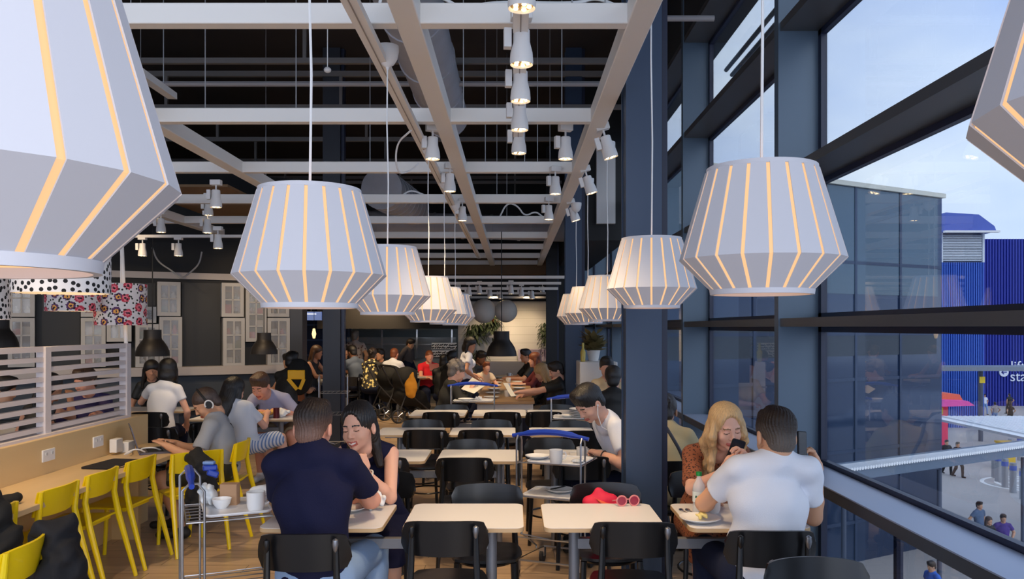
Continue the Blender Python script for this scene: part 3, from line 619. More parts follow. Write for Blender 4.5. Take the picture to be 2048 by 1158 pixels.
# ------------------------------------------------------------ pendant lamps
PAPER = M('lamp_paper', (202, 201, 207), .6, spec=.3)
def glow_mat(nm, c, s):
    m = M(nm, c, .7); b = m.node_tree.nodes['Principled BSDF']; b.inputs['Emission Color'].default_value = lin(c); b.inputs['Emission Strength'].default_value = s; return m
GLOW = glow_mat('lamp_glow', (255, 206, 152), .86); GLOW.node_tree.nodes['Principled BSDF'].inputs['Base Color'].default_value = lin((150, 112, 78))
CORD = M('white_cord', (226, 226, 226), .5)
def pendant():
    t = thing('pendant_lamp', 'x', 'pendant lamp', (0, 0, 0), 0, 'white slatted pendant lamps'); NP = 20
    prof = [(.012, .139), (.098, .225), (.345, .154)]
    m = MB(); 
    for k in range(NP):
        a = 2*pi*(k+.5)/NP; 
        def pt(r, z, s, ins):
            hw = r*math.tan(pi/NP)-.0050; rr = r-ins; return (rr*cos(a)-s*hw*sin(a), rr*sin(a)+s*hw*cos(a), z)
        vs = [pt(r, z, s, ins) for z, r in prof for s in (-1, 1) for ins in (0, .0022)]
        fs = []
        for i in (0, 1):
            b = i*4; c_ = b+4; fs += [(b, b+2, c_+2, c_), (b+1, c_+1, c_+3, b+3), (b, c_, c_+1, b+1), (b+2, b+3, c_+3, c_+2)]
        fs += [(0, 1, 3, 2), (8, 10, 11, 9)]; m.add(vs, fs)
    m.build('shade_panels', PAPER, t, smooth=0)
    m = MB(); m.lathe([(.141, 0), (.143, .014), (.133, .014), (.131, 0)], n=48, closed=True); m.build('bottom_ring', PAPER, t)
    m = MB(); m.lathe([(.1525, .343), (.1515, .356), (.141, .356), (.143, .343)], n=48, closed=True); m.build('top_ring', PAPER, t)
    m = MB(); m.lathe([(.134, .014), (.220, .098), (.148, .343)], n=48); m.f = m.f[:-2]; m.m = m.m[:-2]; m.build('diffuser', GLOW, t)
    m = MB()
    for a in (0, 2*pi/3, 4*pi/3): m.tube([(0, 0, .35), (.147*cos(a), .147*sin(a), .35)], .003, 6)
    m.cyl((0, 0, .27), (0, 0, .36), .022, n=12); m.build('lamp_holder', WHITE, t)
    MB().ball((0, 0, .22), (.032, .032, .045)).build('bulb', glow_mat('bulb_glow', (255, 214, 160), 5), t)
    m = MB(); m.tube([(0, 0, .36), (.004, 0, .7), (-.003, 0, 1.0), (0, 0, 1.33)], .0042, 6); m.build('cord', CORD, t)
    m = MB(); m.lathe([(.006, -.015), (.010, 0), (.034, .015), (.052, .045), (.060, .085), (.060, .11), (.001, .112)], c=(0, 0, 1.30), n=24); m.build('ceiling_cup', WHITE, t)
    return t
LEFTL = [(-.613, .885, 1.812, 'nearest'), (-.612, 2.4, 1.808, 'second'), (-.664, 4.2, 1.816, 'third'), (-.67, 6.26, 1.79, 'fourth'), (-.67, 7.7, 1.78, 'fifth'), (-.67, 9.1, 1.775, 'sixth')]
RIGHTL = [(.655, .70, 1.848, 'nearest'), (.696, 2.25, 1.842, 'second'), (.70, 4.07, 1.848, 'third'), (.735, 6.3, 1.80, 'fourth'), (.72, 7.8, 1.79, 'fifth'), (.72, 9.25, 1.78, 'sixth')]
pd = pendant(); first = True
for side, LL in (('left', LEFTL), ('right', RIGHTL)):
    for i, (x, y, z, o_) in enumerate(LL):
        lab = {('left', 0): 'huge near white pendant lamp cut off at the upper left', ('left', 1): 'large white slatted pendant lamp hanging over the man in navy', ('right', 0): 'white pendant lamp only partly in view at the right edge', ('right', 1): 'large white slatted pendant lamp in front of the windows, over the man on the phone',
               ('right', 2): 'white pendant lamp hanging in front of the blue steel column'}.get((side, i), 'white slatted pendant lamp, %s from the front in the %s row' % (o_, side))
        rz = {(('left'), 0): .02, ('left', 1): .18, ('right', 1): .12}.get((side, i), .07*i)
        if first: pd.location = (x, y, z); pd.rotation_euler = (0, 0, rz); pd['label'] = lab; first = False
        else: lo_ = dup(pd, (x, y, z), rz, lab)
        if side == 'right' and i < 3:
            for ch_ in lo_.children:
                if ch_.name.startswith('ceiling_cup'): ch_.location.z += .42
                if ch_.name.startswith('cord'): ch_.scale.z = 1.435; ch_.location.z = -.157
# ------------------------------------------------------------ spotlights
LED = glow_mat('spot_led', (255, 222, 165), 9)
SPOTM = M('spot_white', (228, 226, 224), .45)
def spot_can(name='spotlight'):
    t = thing(name, 'x', 'spotlight', (0, 0, 0), 0, 'white ceiling spotlights')   # origin: bottom centre of the can
    m = MB(); m.lathe([(.040, .012), (.048, 0), (.050, .015), (.047, .05), (.036, .095), (.035, .145), (.030, .15), (.001, .15)], n=24); m.build('can', SPOTM, t)
    m = MB(); m.lathe([(.001, .010), (.043, .010)], n=20); m.build('reflector', M('spot_reflector', (190, 160, 120), .3, metal=.6), t)
    m = MB()
    for k in range(5): m.ball((.026*cos(k*2*pi/5), .026*sin(k*2*pi/5), .006), (.0095, .0095, .005), 8)
    m.build('led', LED, t)
    m = MB(); m.cyl((0, 0, .145), (0, 0, .20), .007, n=8); m.build('arm', SPOTM, t); m = MB(); m.b2((-.075, -.02, .07), (-.044, .02, .15)); m.build('driver_box', SPOTM, t)
    MB().b2((-.045, -.03, .19), (.045, .03, .235)).build('adapter', SPOTM, t, bevel=.004)
    return t
sp = spot_can(); sp.scale = (1.1, 1.1, 1.1); sp.location = (.03, 3.10, 2.985); sp['label'] = 'white spotlight with glowing bulbs cut by the top edge'
for y, lab in ((3.72, 'first full white spotlight in the middle row'), (4.32, 'second white spotlight in the middle row'), (4.95, 'third white spotlight in the middle row'), (5.75, 'last and lowest white spotlight in the middle row')):
    dup(sp, (.035, y, 2.97 if y < 5 else 3.0), .1, lab)
SP2 = [(.38, 5.9, 'left of the right beam, nearest pair'), (.71, 5.85, 'right of the right beam, nearest pair'), (.385, 7.45, 'left of the right beam, second pair'), (.72, 7.4, 'right of the right beam, second pair'), (.40, 9.2, 'left of the right beam, third pair'), (.72, 9.3, 'right of the right beam, third pair'),
       (-.60, 5.9, 'beside the second ceiling cup on the left track'), (-.585, 7.3, 'left side of the middle beam, second one back'), (-.60, 9.3, 'left side of the middle beam, third one back')]
for x, y, d_ in SP2:
    s_ = dup(sp, (x, y, 2.99), .3 if x < .6 else 2.8, 'white spotlight '+d_)
    if x > .7: s_.rotation_euler = (0, -.28, 0)
for px, py, lab in ((417, 431, 'highest on the left side of the hall'), (415, 466, 'just below the highest left one'), (322, 465, 'left one near the big lamp'), (436, 497, 'small one right of the lower left group'), (308, 432, 'half hidden behind the huge lamp'), (285, 512, 'low one by the white pole'), (357, 512, 'low one above the dark wall'), (432, 415, 'tiny one tucked on the white beam')):
    Z = 1.215*1600/max(655-py, 1); Z = (min(BY[2:6], key=lambda q: abs(q+.04-Z))+.04) if py < 500 else 10.4; x_, y_, z_ = P(px, py, Z); dup(sp, (x_, y_, z_), 0, 'white spotlight hanging at left, '+lab)
ORD = ['leftmost', 'second from the left', 'third from the left', 'fourth from the left', 'fifth from the left', 'sixth from the left', 'seventh from the left', 'just left of the middle', 'just right of the middle', 'seventh from the right', 'sixth from the right', 'fifth from the right', 'fourth from the right', 'third from the right', 'second from the right', 'rightmost']
for i in range(16):
    px = 770+i*21; Z = 15.2+(i % 4)*.8; x_, y_, z_ = P(px, 588+(i % 3)*5, Z); z_ = max(2.35, z_); o = dup(sp, (x_, y_, z_), 0, 'small white spotlight high before the back wall, '+ORD[i], 'small far spotlights')
# warm beams of the spotlights, and beams added without cans to brighten the hall
def spotlamp(x, y, z, e, ang=1.25, c=(1, .72, .42), tgt=None):
    l = bpy.data.lights.new('spot_beam', 'SPOT'); l.energy = e; l.spot_size = ang; l.spot_blend = .8; l.color = c; l.shadow_soft_size = .05
    o = bpy.data.objects.new('spot_beam', l); COL.objects.link(o); o.location = (x, y, z)
    if tgt is not None:
        d = v3(tgt)-v3((x, y, z)); import mathutils; o.rotation_euler = mathutils.Vector(d).to_track_quat('-Z', 'Y').to_euler()
    return o
for x, y, z, e, tgt in ((.035, 3.72, 2.95, 90, (-.1, 4.1, .75)), (.035, 4.32, 2.95, 90, (.5, 4.3, .75)), (.035, 4.95, 2.95, 90, (-.2, 6.2, .75)), (.035, 5.75, 2.97, 90, (.4, 6.3, .75)), (.035, 3.10, 2.95, 70, (.2, 3.9, .75)),
                        (.38, 7.45, 2.97, 100, (.3, 7.8, .75)), (-.6, 7.3, 2.97, 100, (-.6, 7.8, .75)), (.4, 9.2, 2.97, 100, (.1, 9.5, .75)), (-.6, 9.3, 2.97, 100, (-.8, 9.5, .75)), (-.6, 5.9, 2.97, 90, (-1.0, 6.3, .75)),
                        (-3.2, 5.2, 3.1, 130, (-3.1, 5.8, .7)), (-2.6, 3.4, 3.1, 120, (-2.6, 4.0, .4)), (-3.4, 8.8, 3.1, 160, (-3.0, 9.3, .7)), (-5, 9, 3.1, 110, (-5, 11.5, 1.4)), (-7, 8.5, 3.1, 110, (-7.2, 11.2, 1.6)), (-3.6, 10.5, 3.1, 110, (-3.9, 12.8, 1.7)),
                        (-1.5, 12.8, 3.1, 260, (-1.8, 13.5, 0)), (-1.0, 10.5, 3.1, 130, (-.7, 10.7, .9)), (.3, 18.3, 2.45, 60, (.25, 19.3, 1.5)), (-.45, 18.2, 2.5, 60, (-.5, 19.3, 1.3)), (.55, 17.4, 2.5, 110, (.3, 19.3, 1.4)), (-2.2, 14.5, 3.1, 280, (-2.6, 16, .5)), (-4.2, 14, 3.1, 280, (-4, 16, .5)), (-.4, 13.5, 3.0, 200, (-.2, 14, .7)), (-3.5, 18.2, 2.9, 260, (-3.5, 20.6, 1.0)), (-2.0, 10.8, 3.1, 160, (-1.9, 11.2, 0)), (-6, 6.2, 3.1, 150, (-5.4, 7.7, .7))):
    spotlamp(x, y, z, e, tgt=tgt)
# patterned drum shades at left
def drum_mat(kind):
    m = bpy.data.materials.new('fabric_'+kind); m.use_nodes = True; t = m.node_tree; b = t.nodes['Principled BSDF']; b.inputs['Roughness'].default_value = .8
    tcn = t.nodes.new('ShaderNodeTexCoord'); vo = t.nodes.new('ShaderNodeTexVoronoi'); l = t.links.new
    l(tcn.outputs['UV'], vo.inputs['Vector']); vo.voronoi_dimensions = '2D'
    if kind == 'dots':
        vo.inputs['Scale'].default_value = 26; vo.inputs['Randomness'].default_value = .7; r = ramp(t, [(0, (20, 20, 22)), (.30, (232, 228, 226))], True); l(vo.outputs['Distance'], r.inputs[0]); l(r.outputs[0], b.inputs['Base Color'])
    else:
        vo.inputs['Scale'].default_value = 9.5; vo.inputs['Randomness'].default_value = .6
        r = ramp(t, [(0, (96, 40, 60)), (.10, (232, 120, 130)), (.22, (196, 50, 70)), (.36, (222, 212, 208))], True); r2 = ramp(t, [(0, (60, 40, 60)), (.08, (240, 170, 80)), (.20, (92, 50, 92)), (.34, (222, 212, 208))], True)
        sp_ = t.nodes.new('ShaderNodeSeparateColor'); gt = t.nodes.new('ShaderNodeMath'); gt.operation = 'GREATER_THAN'; gt.inputs[1].default_value = .5; mx = t.nodes.new('ShaderNodeMix'); mx.data_type = 'RGBA'
        wv = t.nodes.new('ShaderNodeTexNoise'); wv.inputs['Scale'].default_value = 60; ad = t.nodes.new('ShaderNodeMath'); ad.operation = 'MULTIPLY_ADD'; ad.inputs[1].default_value = .35; 
        l(tcn.outputs['UV'], wv.inputs['Vector']); l(wv.outputs['Fac'], ad.inputs[0]); l(vo.outputs['Distance'], ad.inputs[2]); sb = t.nodes.new('ShaderNodeMath'); sb.operation = 'SUBTRACT'; sb.inputs[1].default_value = .17; l(ad.outputs[0], sb.inputs[0])
        l(sb.outputs[0], r.inputs[0]); l(sb.outputs[0], r2.inputs[0]); l(vo.outputs['Color'], sp_.inputs[0]); l(sp_.outputs[0], gt.inputs[0]); l(gt.outputs[0], mx.inputs[0]); l(r.outputs[0], mx.inputs[6]); l(r2.outputs[0], mx.inputs[7])
        v2 = t.nodes.new('ShaderNodeTexVoronoi'); v2.voronoi_dimensions = '2D'; v2.inputs['Scale'].default_value = 24; l(tcn.outputs['UV'], v2.inputs['Vector']); r3 = ramp(t, [(0, (52, 60, 50)), (.2, (255, 255, 255))], True); l(v2.outputs['Distance'], r3.inputs[0])
        m3 = t.nodes.new('ShaderNodeMix'); m3.data_type = 'RGBA'; m3.blend_type = 'MULTIPLY'; m3.inputs[0].default_value = 1; l(mx.outputs[2], m3.inputs[6]); l(r3.outputs[0], m3.inputs[7]); l(m3.outputs[2], b.inputs['Base Color'])
    return m
DOT, FLO = drum_mat('dots'), drum_mat('flowers'); LINER = glow_mat('shade_liner', (255, 226, 180), .5)
def drum(loc, r, hgt, mat, label, cordlen):
    t = thing('drum_pendant', label, 'pendant lamp', loc, 0); m = MB(); m.lathe([(r, 0), (r, hgt), (r-.004, hgt), (r-.004, 0)], n=56, closed=True); m.shade_uv(m.build('shade', mat, t), r)
    m = MB(); m.lathe([(r-.006, .003), (r-.006, hgt-.003)], n=40); m.f = m.f[:-2]; m.m = m.m[:-2]; m.build('liner', LINER, t)
    MB().tube([(0, 0, hgt*.6), (0, 0, cordlen)], .004, 6).build('cord', CORD, t)
    m = MB(); [m.tube([(0, 0, hgt*.95), (r*cos(a)*.99, r*sin(a)*.99, hgt*.95)], .003, 5) for a in (0, 2.1, 4.2)]; m.ball((0, 0, hgt*.5), .035, 10); m.build('fitting', WHITE, t)
drum((-2.60, 4.6, 1.945), .255, .26, DOT, 'wide drum shade with black dots under the huge white lamp', 1.3)
drum((-3.42, 5.0, 1.80), .235, .30, DOT, 'dotted drum shade cut off at the left edge', 1.45)
drum((-3.80, 6.9, 1.89), .22, .21, FLO, 'shallow flower-print drum shade between the dotted ones and the pole', 1.3)
drum((-3.54, 7.2, 1.77), .22, .37, FLO, 'taller flower-print drum shade in front of the white pole', 1.45)
# dark bell lamps
BELL = M('bell_metal', (42, 38, 36), .5, metal=.3)
def bell(loc, s, label, top):
    t = thing('bell_pendant', label, 'pendant lamp', loc, 0, 'dark bell pendant lamps'); t.scale = (s, s, s)
    m = MB(); m.lathe([(.235, 0), (.228, .06), (.205, .13), (.168, .19), (.132, .235), (.122, .262), (.120, .38), (.001, .382)], n=36); m.f = [f for f in m.f if len(f) == 4 or f[0] > 40]; m.m = m.m[:len(m.f)]; m.build('shade', BELL, t)
    MB().ball((0, 0, .14), .04, 10).build('bulb', glow_mat('bell_bulb', (255, 205, 120), 3), t)
    MB().tube([(0, 0, .38), (0, 0, top/s)], .008, 6).build('cord', BLACK, t)
bell(P(305, 712, 11.0), .95, 'dark bell lamp left of the black wall panel', 1.8); bell(P(528, 708, 12.0), .84, 'dark bell lamp near the dark column', 1.8)
bell(P(1003, 712, 11.9), .97, 'dark bell lamp hanging over the long table', 1.85); bell(P(-2, 695, 9.6), .9, 'dark bell lamp cut off by the left edge', 1.7)
# white pole, cable loops
tagm(MB().cyl((-3.5, 7.28, .9), (-3.6, 7.28, 3.2), .017, n=10).build('support_pole', WHITE), 'thin white pole rising from the end of the slatted screen', 'pole')
def cable(name, pts, r, mat, label, cat='cable', group=None):
    # smooth the path
    pts = [v3(p) for p in pts]
    for _ in range(3):
        q = [pts[0]]
        for a, b in zip(pts[:-1], pts[1:]): q += [a*.75+b*.25, a*.25+b*.75]
        q.append(pts[-1]); pts = q
    return tagm(MB().tube(pts, r, 6).build(name, mat), label, cat, group)
cable('cable', [(x_+0, y_-.12, z_) for x_, y_, z_ in (P(312, 497, 11.6), P(322, 525, 11.7), P(355, 545, 11.8), P(368, 560, 11.8), P(385, 548, 11.9), P(405, 530, 11.9), P(410, 505, 11.9))], .012, M('cable_grey', (150, 150, 150), .5), 'grey cable looping down over the black wall')
cable('cable', [(-.2, 11.2, 3.3), (-.1, 11.2, 3.5), (.05, 11.2, 3.46), (.15, 11.2, 3.30), (.3, 11.2, 3.38), (.4, 11.2, 3.3)], .012, CORD, 'white cable curled on the fifth cross beam', group='white cables on the grid')
cable('cable', [(-1.3, 9.35, 3.3), (-1.2, 9.35, 3.36), (-1.05, 9.35, 3.3)], .01, CORD, 'white cable arching over the fourth cross beam', group='white cables on the grid')
cable('cable', [(-.65, 3.86, 3.3), (-.62, 3.86, 3.45), (-.35, 3.9, 3.36), (-.25, 3.9, 3.3), (-.1, 3.9, 3.34), (.3, 3.86, 3.31), (.4, 3.9, 3.36), (.5, 3.86, 3.3)], .008, CORD, 'white cable lying along the nearest cross beam', group='white cables on the grid')
cable('cable', [(-.72, 5.6, 3.13), (-.86, 5.8, 3.08), (-.88, 6.0, 2.9), (-.80, 6.15, 2.95), (-.74, 6.2, 3.02)], .007, CORD, 'white cable looped beside the fourth ceiling cup', group='white cables on the grid')
# strip light at upper left
x_, y_, z_ = P(235, 115, 5.0); x2, y2, z2 = P(345, 192, 6.4)
t = thing('strip_light', 'slanting white strip light in the upper left ceiling void', 'strip light', (x_, y_, z_)); m = MB(); d = v3((x2, y2, z2))-v3((x_, y_, z_)); m.box(d/2, (np.linalg.norm(d), .07, .05), rz=math.atan2(d[1], d[0]), ry=-math.asin(d[2]/np.linalg.norm(d))); m.build('housing', WHITE, t)
m = MB(); m.tube([d*.2, d*.2+v3((0, 0, 5.55-z_-d[2]*.2))], .004, 5); m.build('hanger', WIRE, t); m = MB(); m.tube([d*.8, d*.8+v3((0, 0, 5.55-z_-d[2]*.8))], .004, 5); m.build('hanger', WIRE, t)
x_, y_, z_ = P(655, 140, 6); tagm(MB().ball((x_, y_, z_), (.028, .028, .022)).cyl((x_, y_, z_+.01), (x_, y_, 5.6), .004, n=6).build('smoke_detector', WHITE), 'small white smoke detector in the dark ceiling void', 'smoke detector')
# bulkhead and far ceiling
TAN = M('tan_board', (128, 100, 70), .7, var=.2, scale=2)
struct('trim_60', MB().b2((-8.5, 18.8, 3.0), (.93, 19.0, 3.5)), TAN, smooth=0)
for i in range(5):
    struct('trim_%d' % (61+i), MB().b2((-8.5, 14.2+i*1.05, 2.62-.05*i), (.9, 14.26+i*1.05, 2.67-.05*i)), BEAMW, smooth=0)
struct('trim_82', MB().b2((1.27, 12.3, 3.35), (1.56, 12.39, 4.6)), WHITE, smooth=0)
struct('trim_70', MB().b2((-4.6, 9.5, 3.42), (-3.4, 14.5, 3.45)), TAN, smooth=0)
# ------------------------------------------------------------ black bentwood chairs (front of the sitter = +Y, origin on the floor below the seat centre)
POST_GLINT = M('post_top_glint', (140, 142, 148), .3, metal=.8)  # reflection on the right-hand post top, put in as grey metal
def black_chair():
    t = thing('dining_chair', 'x', 'chair', (0, 0, 0), 0, 'black wooden chairs at the white tables')
    m = MB()
    def fn(u, v):
        a = (u-.5)*2; w_ = (1-abs(a)**7)**(1/7) if abs(a) < 1 else 0.0; zz = .718+(v-.5)*.165*max(w_, .35)+.012*(1-a*a)*(v-.2)
        return (a*.212, -.205+.055*a*a-.02*(v-.5), zz)
    m.plate(fn, 22, 6, .013); m.build('backrest', CHBLK, t)
    for s in (-1, 1):
        m = MB(); m.tube([(s*.185, -.285, 0), (s*.175, -.250, .25), (s*.166, -.222, .46), (s*.158, -.212, .62), (s*.155, -.212, .765)], [.015, .017, .018, .016, .013], 8); lg = m.build('leg', CHBLK, t)
        m = MB(); m.lathe([(.001, .032), (.0135, .024), (.0155, .004), (.010, -.022), (.001, -.034)], n=12); c_ = m.build('post_top', POST_GLINT if s > 0 else CHBLK, lg); c_.location = (s*.155, -.225, .762)
        m = MB(); m.tube([(s*.178, .175, 0), (s*.165, .160, .25), (s*.158, .150, .435)], [.013, .016, .018], 8); m.build('leg', CHBLK, t)
    m = MB()
    def seat(u, v):
        a, b = (u-.5)*2, (v-.5)*2; L_ = max(abs(a), abs(b)); q = sqrt(a*a+b*b) or 1; k_ = (L_/q)**.55; return (a*k_*.205, .0+b*k_*.205, .452-.010*max(0, 1-q*q))
    m.plate(seat, 14, 14, .016); m.build('seat', CHBLK, t)
    m = MB(); m.tube([(.165*cos(a)*(1.0), .0+.165*sin(a), .425) for a in [2*pi*i/20 for i in range(20)]], .014, 6, closed=True); m.tube([(.172*cos(a), -.02+.19*sin(a), .22) for a in [2*pi*i/20 for i in range(20)]], .008, 6, closed=True); m.build('ring_frame', CHBLK, t)
    return t
HB0 = pi/2; CH = black_chair(); CHN = [0]
def put_chair(x, ytop, back=True, label='', rz=0):
    # ytop: distance of the top of the backrest; back=True: the chair's back is towards the camera
    y = ytop+.21 if back else ytop-.21; r = rz if back else pi+rz
    if CHN[0] == 0: CH.location = (x, y, 0); CH.rotation_euler = (0, 0, r); CH['label'] = label; CHN[0] = 1; return CH
    return dup(CH, (x, y, 0), r, label)
put_chair(-.97, 3.64, True, 'black chair holding the man in the navy shirt', .02)
put_chair(-.34, 3.88, True, 'empty black chair at the near middle-left table, back to the camera')
put_chair(.59, 3.86, True, 'empty black chair at the near middle-right table, back to the camera', -.03)
put_chair(1.205, 3.70, True, 'black chair holding the man in the white shirt', -.02)
put_chair(1.22, 3.28, False, 'black chair nearest the camera, cut by the bottom edge, facing the lens')
put_chair(-.84, 5.25, False, 'black chair holding the smiling woman', .1)
put_chair(-.16, 4.83, False, 'black chair facing the camera behind the near middle-left table')
put_chair(.55, 4.86, False, 'black chair facing the camera with the red bag, right of the near tray cart')
put_chair(1.22, 5.28, False, 'black chair holding the blonde woman')
put_chair(-.98, 5.80, True, 'black chair partly hidden by the smiling woman, back to the camera')
put_chair(-.36, 5.78, True, 'empty black chair at the second-row middle table, back to the camera')
put_chair(.50, 5.84, True, 'black chair behind the near tray cart, back to the camera')
put_chair(1.13, 5.63, True, 'black chair of the woman in beige, right of the steel column')
put_chair(-.35, 6.75, False, 'blue-lit black chair facing the camera behind the second-row middle table')
put_chair(.30, 6.80, False, 'black chair facing the camera just behind the near tray cart handle')
put_chair(-.82, 7.36, True, 'third-row left black chair, back to the camera')
put_chair(-.31, 7.36, True, 'third-row middle black chair, back to the camera')
put_chair(.66, 7.30, True, 'third-row right black chair, beside the young man bending down')
put_chair(-.93, 8.2, False, 'third-row left black chair facing the camera')
put_chair(-.23, 8.2, False, 'third-row middle black chair facing the camera')
put_chair(.56, 8.1, False, 'third-row right black chair facing the camera, by the stacked plates')
put_chair(1.02, 8.1, False, 'third-row black chair facing the camera, touching the steel column in view')
put_chair(-.82, 8.92, True, 'fourth-row left black chair, back to the camera')
put_chair(-.13, 8.92, True, 'fourth-row middle black chair, back to the camera')
put_chair(.34, 8.95, True, 'fourth-row right black chair behind the middle tray cart')
put_chair(-.76, 9.78, False, 'fourth-row left black chair facing the camera')
put_chair(.52, 9.80, False, 'fourth-row right black chair facing the camera')
# ------------------------------------------------------------ white tables in linked pairs
LAM = M('white_laminate', (226, 223, 222), .32, spec=.5); EDGE = M('birch_edge', (196, 164, 122), .5)
def tabletop(x0, x1, y0, y1, par, z=.75, ox=0, oy=0):
    m = MB(); w_, d_ = x1-x0, y1-y0; m.prism(rrect(w_, d_, .045, 5, (x0+x1)/2-ox, (y0+y1)/2-oy), z-.022, z-.002); o = m.build('tabletop', EDGE, par)
    m = MB(); m.prism(rrect(w_-.004, d_-.004, .044, 5, (x0+x1)/2-ox, (y0+y1)/2-oy), z-.002, z); m.build('laminate', LAM, o); return o
def pair(xs, y0, y1, legs, label, group='white tables linked in pairs'):
    ox = (xs[0][0]+xs[-1][1])/2; oy = (y0+y1)/2; t = thing('twin_table' if len(xs) > 1 else 'dining_table', label, 'table', (ox, oy, 0), 0, group)
    for a, b in xs: tabletop(a, b, y0, y1, t, ox=ox, oy=oy)
    for lx in legs:
        m = MB(); m.cyl((lx-ox, 0, .02), (lx-ox, 0, .728), .029, n=20); lg = m.build('leg', STEELG, t)
        m = MB(); m.tube([(lx-ox, -.26, .012), (lx-ox, -.2, .03), (lx-ox, .2, .03), (lx-ox, .26, .012)], .017, 8); m.build('foot', CHROME, lg)
        MB().b2((lx-ox-.12, -.16, .705), (lx-ox+.12, .16, .728)).build('top_bracket', STEELG, lg)
    if len(legs) > 1:
        MB().b2((legs[0]-ox, -.022, .575), (legs[-1]-ox, .022, .63)).build('crossbeam', STEELG, t, bevel=.003)
    return t
A_, B_, C_, D_ = (-1.28, -.66), (-.56, .05), (.15, .765), (.88, 1.49)
pair([A_, B_], 3.985, 4.545, (-1.14, -.12), 'front pair of white tables, shared by the couple at left and the empty seat')
pair([C_, D_], 3.985, 4.545, (.32, 1.34), 'front pair of white tables with the sunglasses and the water bottle')
pair([(-1.29, -.67), (-.585, .035)], 5.98, 6.56, (-1.14, -.12), 'second-row pair of white tables, left of the near tray cart')
pair([(.16, .78)], 5.98, 6.56, (.32,), 'white table behind the near tray cart, under the hands of the young man', None)
pair([(1.13, 1.70)], 5.98, 6.56, (1.42,), 'white table right of the steel column, before the woman in beige', None)
dup(CH, (.94, 6.36, 0), HB0, 'black chair of the young man bending down, behind the steel column')
pair([(-1.31, -.68), (-.61, .015)], 7.45, 8.0, (-1.1, -.12), 'third-row pair of white tables at left')
pair([(.15, .77), (.87, 1.49)], 7.45, 8.0, (.32, 1.34), 'third-row pair of white tables at right, passing behind the column')
pair([(-1.2, -.56), (-.48, .14)], 9.06, 9.72, (-1.0, .07), 'fourth-row pair of white tables at left')
pair([(.16, .80), (.90, 1.50)], 9.06, 9.72, (.42, 1.3), 'fourth-row pair of white tables at right with stacked plates')
pair([(-3.55, -2.35)], 8.7, 9.3, (-3.3, -2.62), 'white table where the couple in light shirts is eating', 'white tables on the left side')
pair([(-4.95, -3.95)], 9.55, 10.1, (-4.75, -4.15), 'white table of the two women under the bell lamp', 'white tables on the left side')
pair([(-5.4, -3.8)], 7.45, 8.0, (-5.2, -4.0), 'table seen through the slatted screen with food on it', 'white tables on the left side')
# ------------------------------------------------------------ yellow chairs
def yellow_chair():
    t = thing('yellow_chair', 'x', 'chair', (0, 0, 0), 0, 'yellow chairs along the wooden counter')
    m = MB()
    def fn(u, v):
        a = (u-.5)*2; return (a*.205, -.205+.05*a*a-.035*(v-.5), .70+(v-.5)*(.165-.02*abs(a)**4))
    m.plate(fn, 18, 6, .012); m.build('backrest', YEL, t)
    for s in (-1, 1):
        m = MB()
        pts = [(s*.20, -.315, 0), (s*.197, -.255, .22), (s*.193, -.195, .44), (s*.190, -.165, .60), (s*.19, -.185, .775)]
        m.tube(pts, [.014, .018, .022, .020, .014], 10); m.build('leg', YEL, t)
        m = MB(); m.tube([(s*.175, .205, 0), (s*.165, .175, .43)], [.014, .018], 10); m.build('leg', YEL, t)
    m = MB()
    def seat(u, v):
        a, b = (u-.5)*2, (v-.5)*2; z = .452-.018*(1-a*a)*(1-b*b); z -= .05*max(0, b-.72)**1.4*4 if b > .72 else 0; z += .02*max(0, -b-.7); return (a*.195*(1-.06*b), .01+b*.205, z-.012*abs(a)**6)
    m.plate(seat, 14, 16, .012); m.build('seat', YEL, t)
    m = MB(); m.b2((-.17, -.15, .415), (.17, -.125, .438)); m.b2((-.16, .13, .415), (.16, .155, .438)); m.build('seat_rail', YEL, t); return t
YC = yellow_chair(); YN = [0]
def put_yellow(x, y, rz, label):
    if YN[0] == 0: YC.location = (x, y, 0); YC.rotation_euler = (0, 0, rz); YC['label'] = label; YN[0] = 1; return YC
    return dup(YC, (x, y, 0), rz, label)
HB = pi/2   # facing -X (towards the counter)
put_yellow(-2.40, 3.62, HB+.12, 'yellow chair nearest the camera with a dark jacket over its back')
put_yellow(-2.98, 4.30, HB, 'yellow chair behind the black coat at the left edge')
put_yellow(-2.98, 4.93, HB-.02, 'yellow chair second in the row, right of the black coat')
put_yellow(-2.98, 5.44, HB-.0, 'empty yellow chair in the middle of the row with its seat showing')
put_yellow(-2.96, 5.98, HB-.05, 'empty yellow chair nearest the closed laptop sleeve')
put_yellow(-2.60, 6.41, HB-.85, 'yellow chair with a black jacket hanging on it, beside the man in headphones')
put_yellow(-2.52, 6.88, HB+.05, 'yellow chair holding the man in headphones')
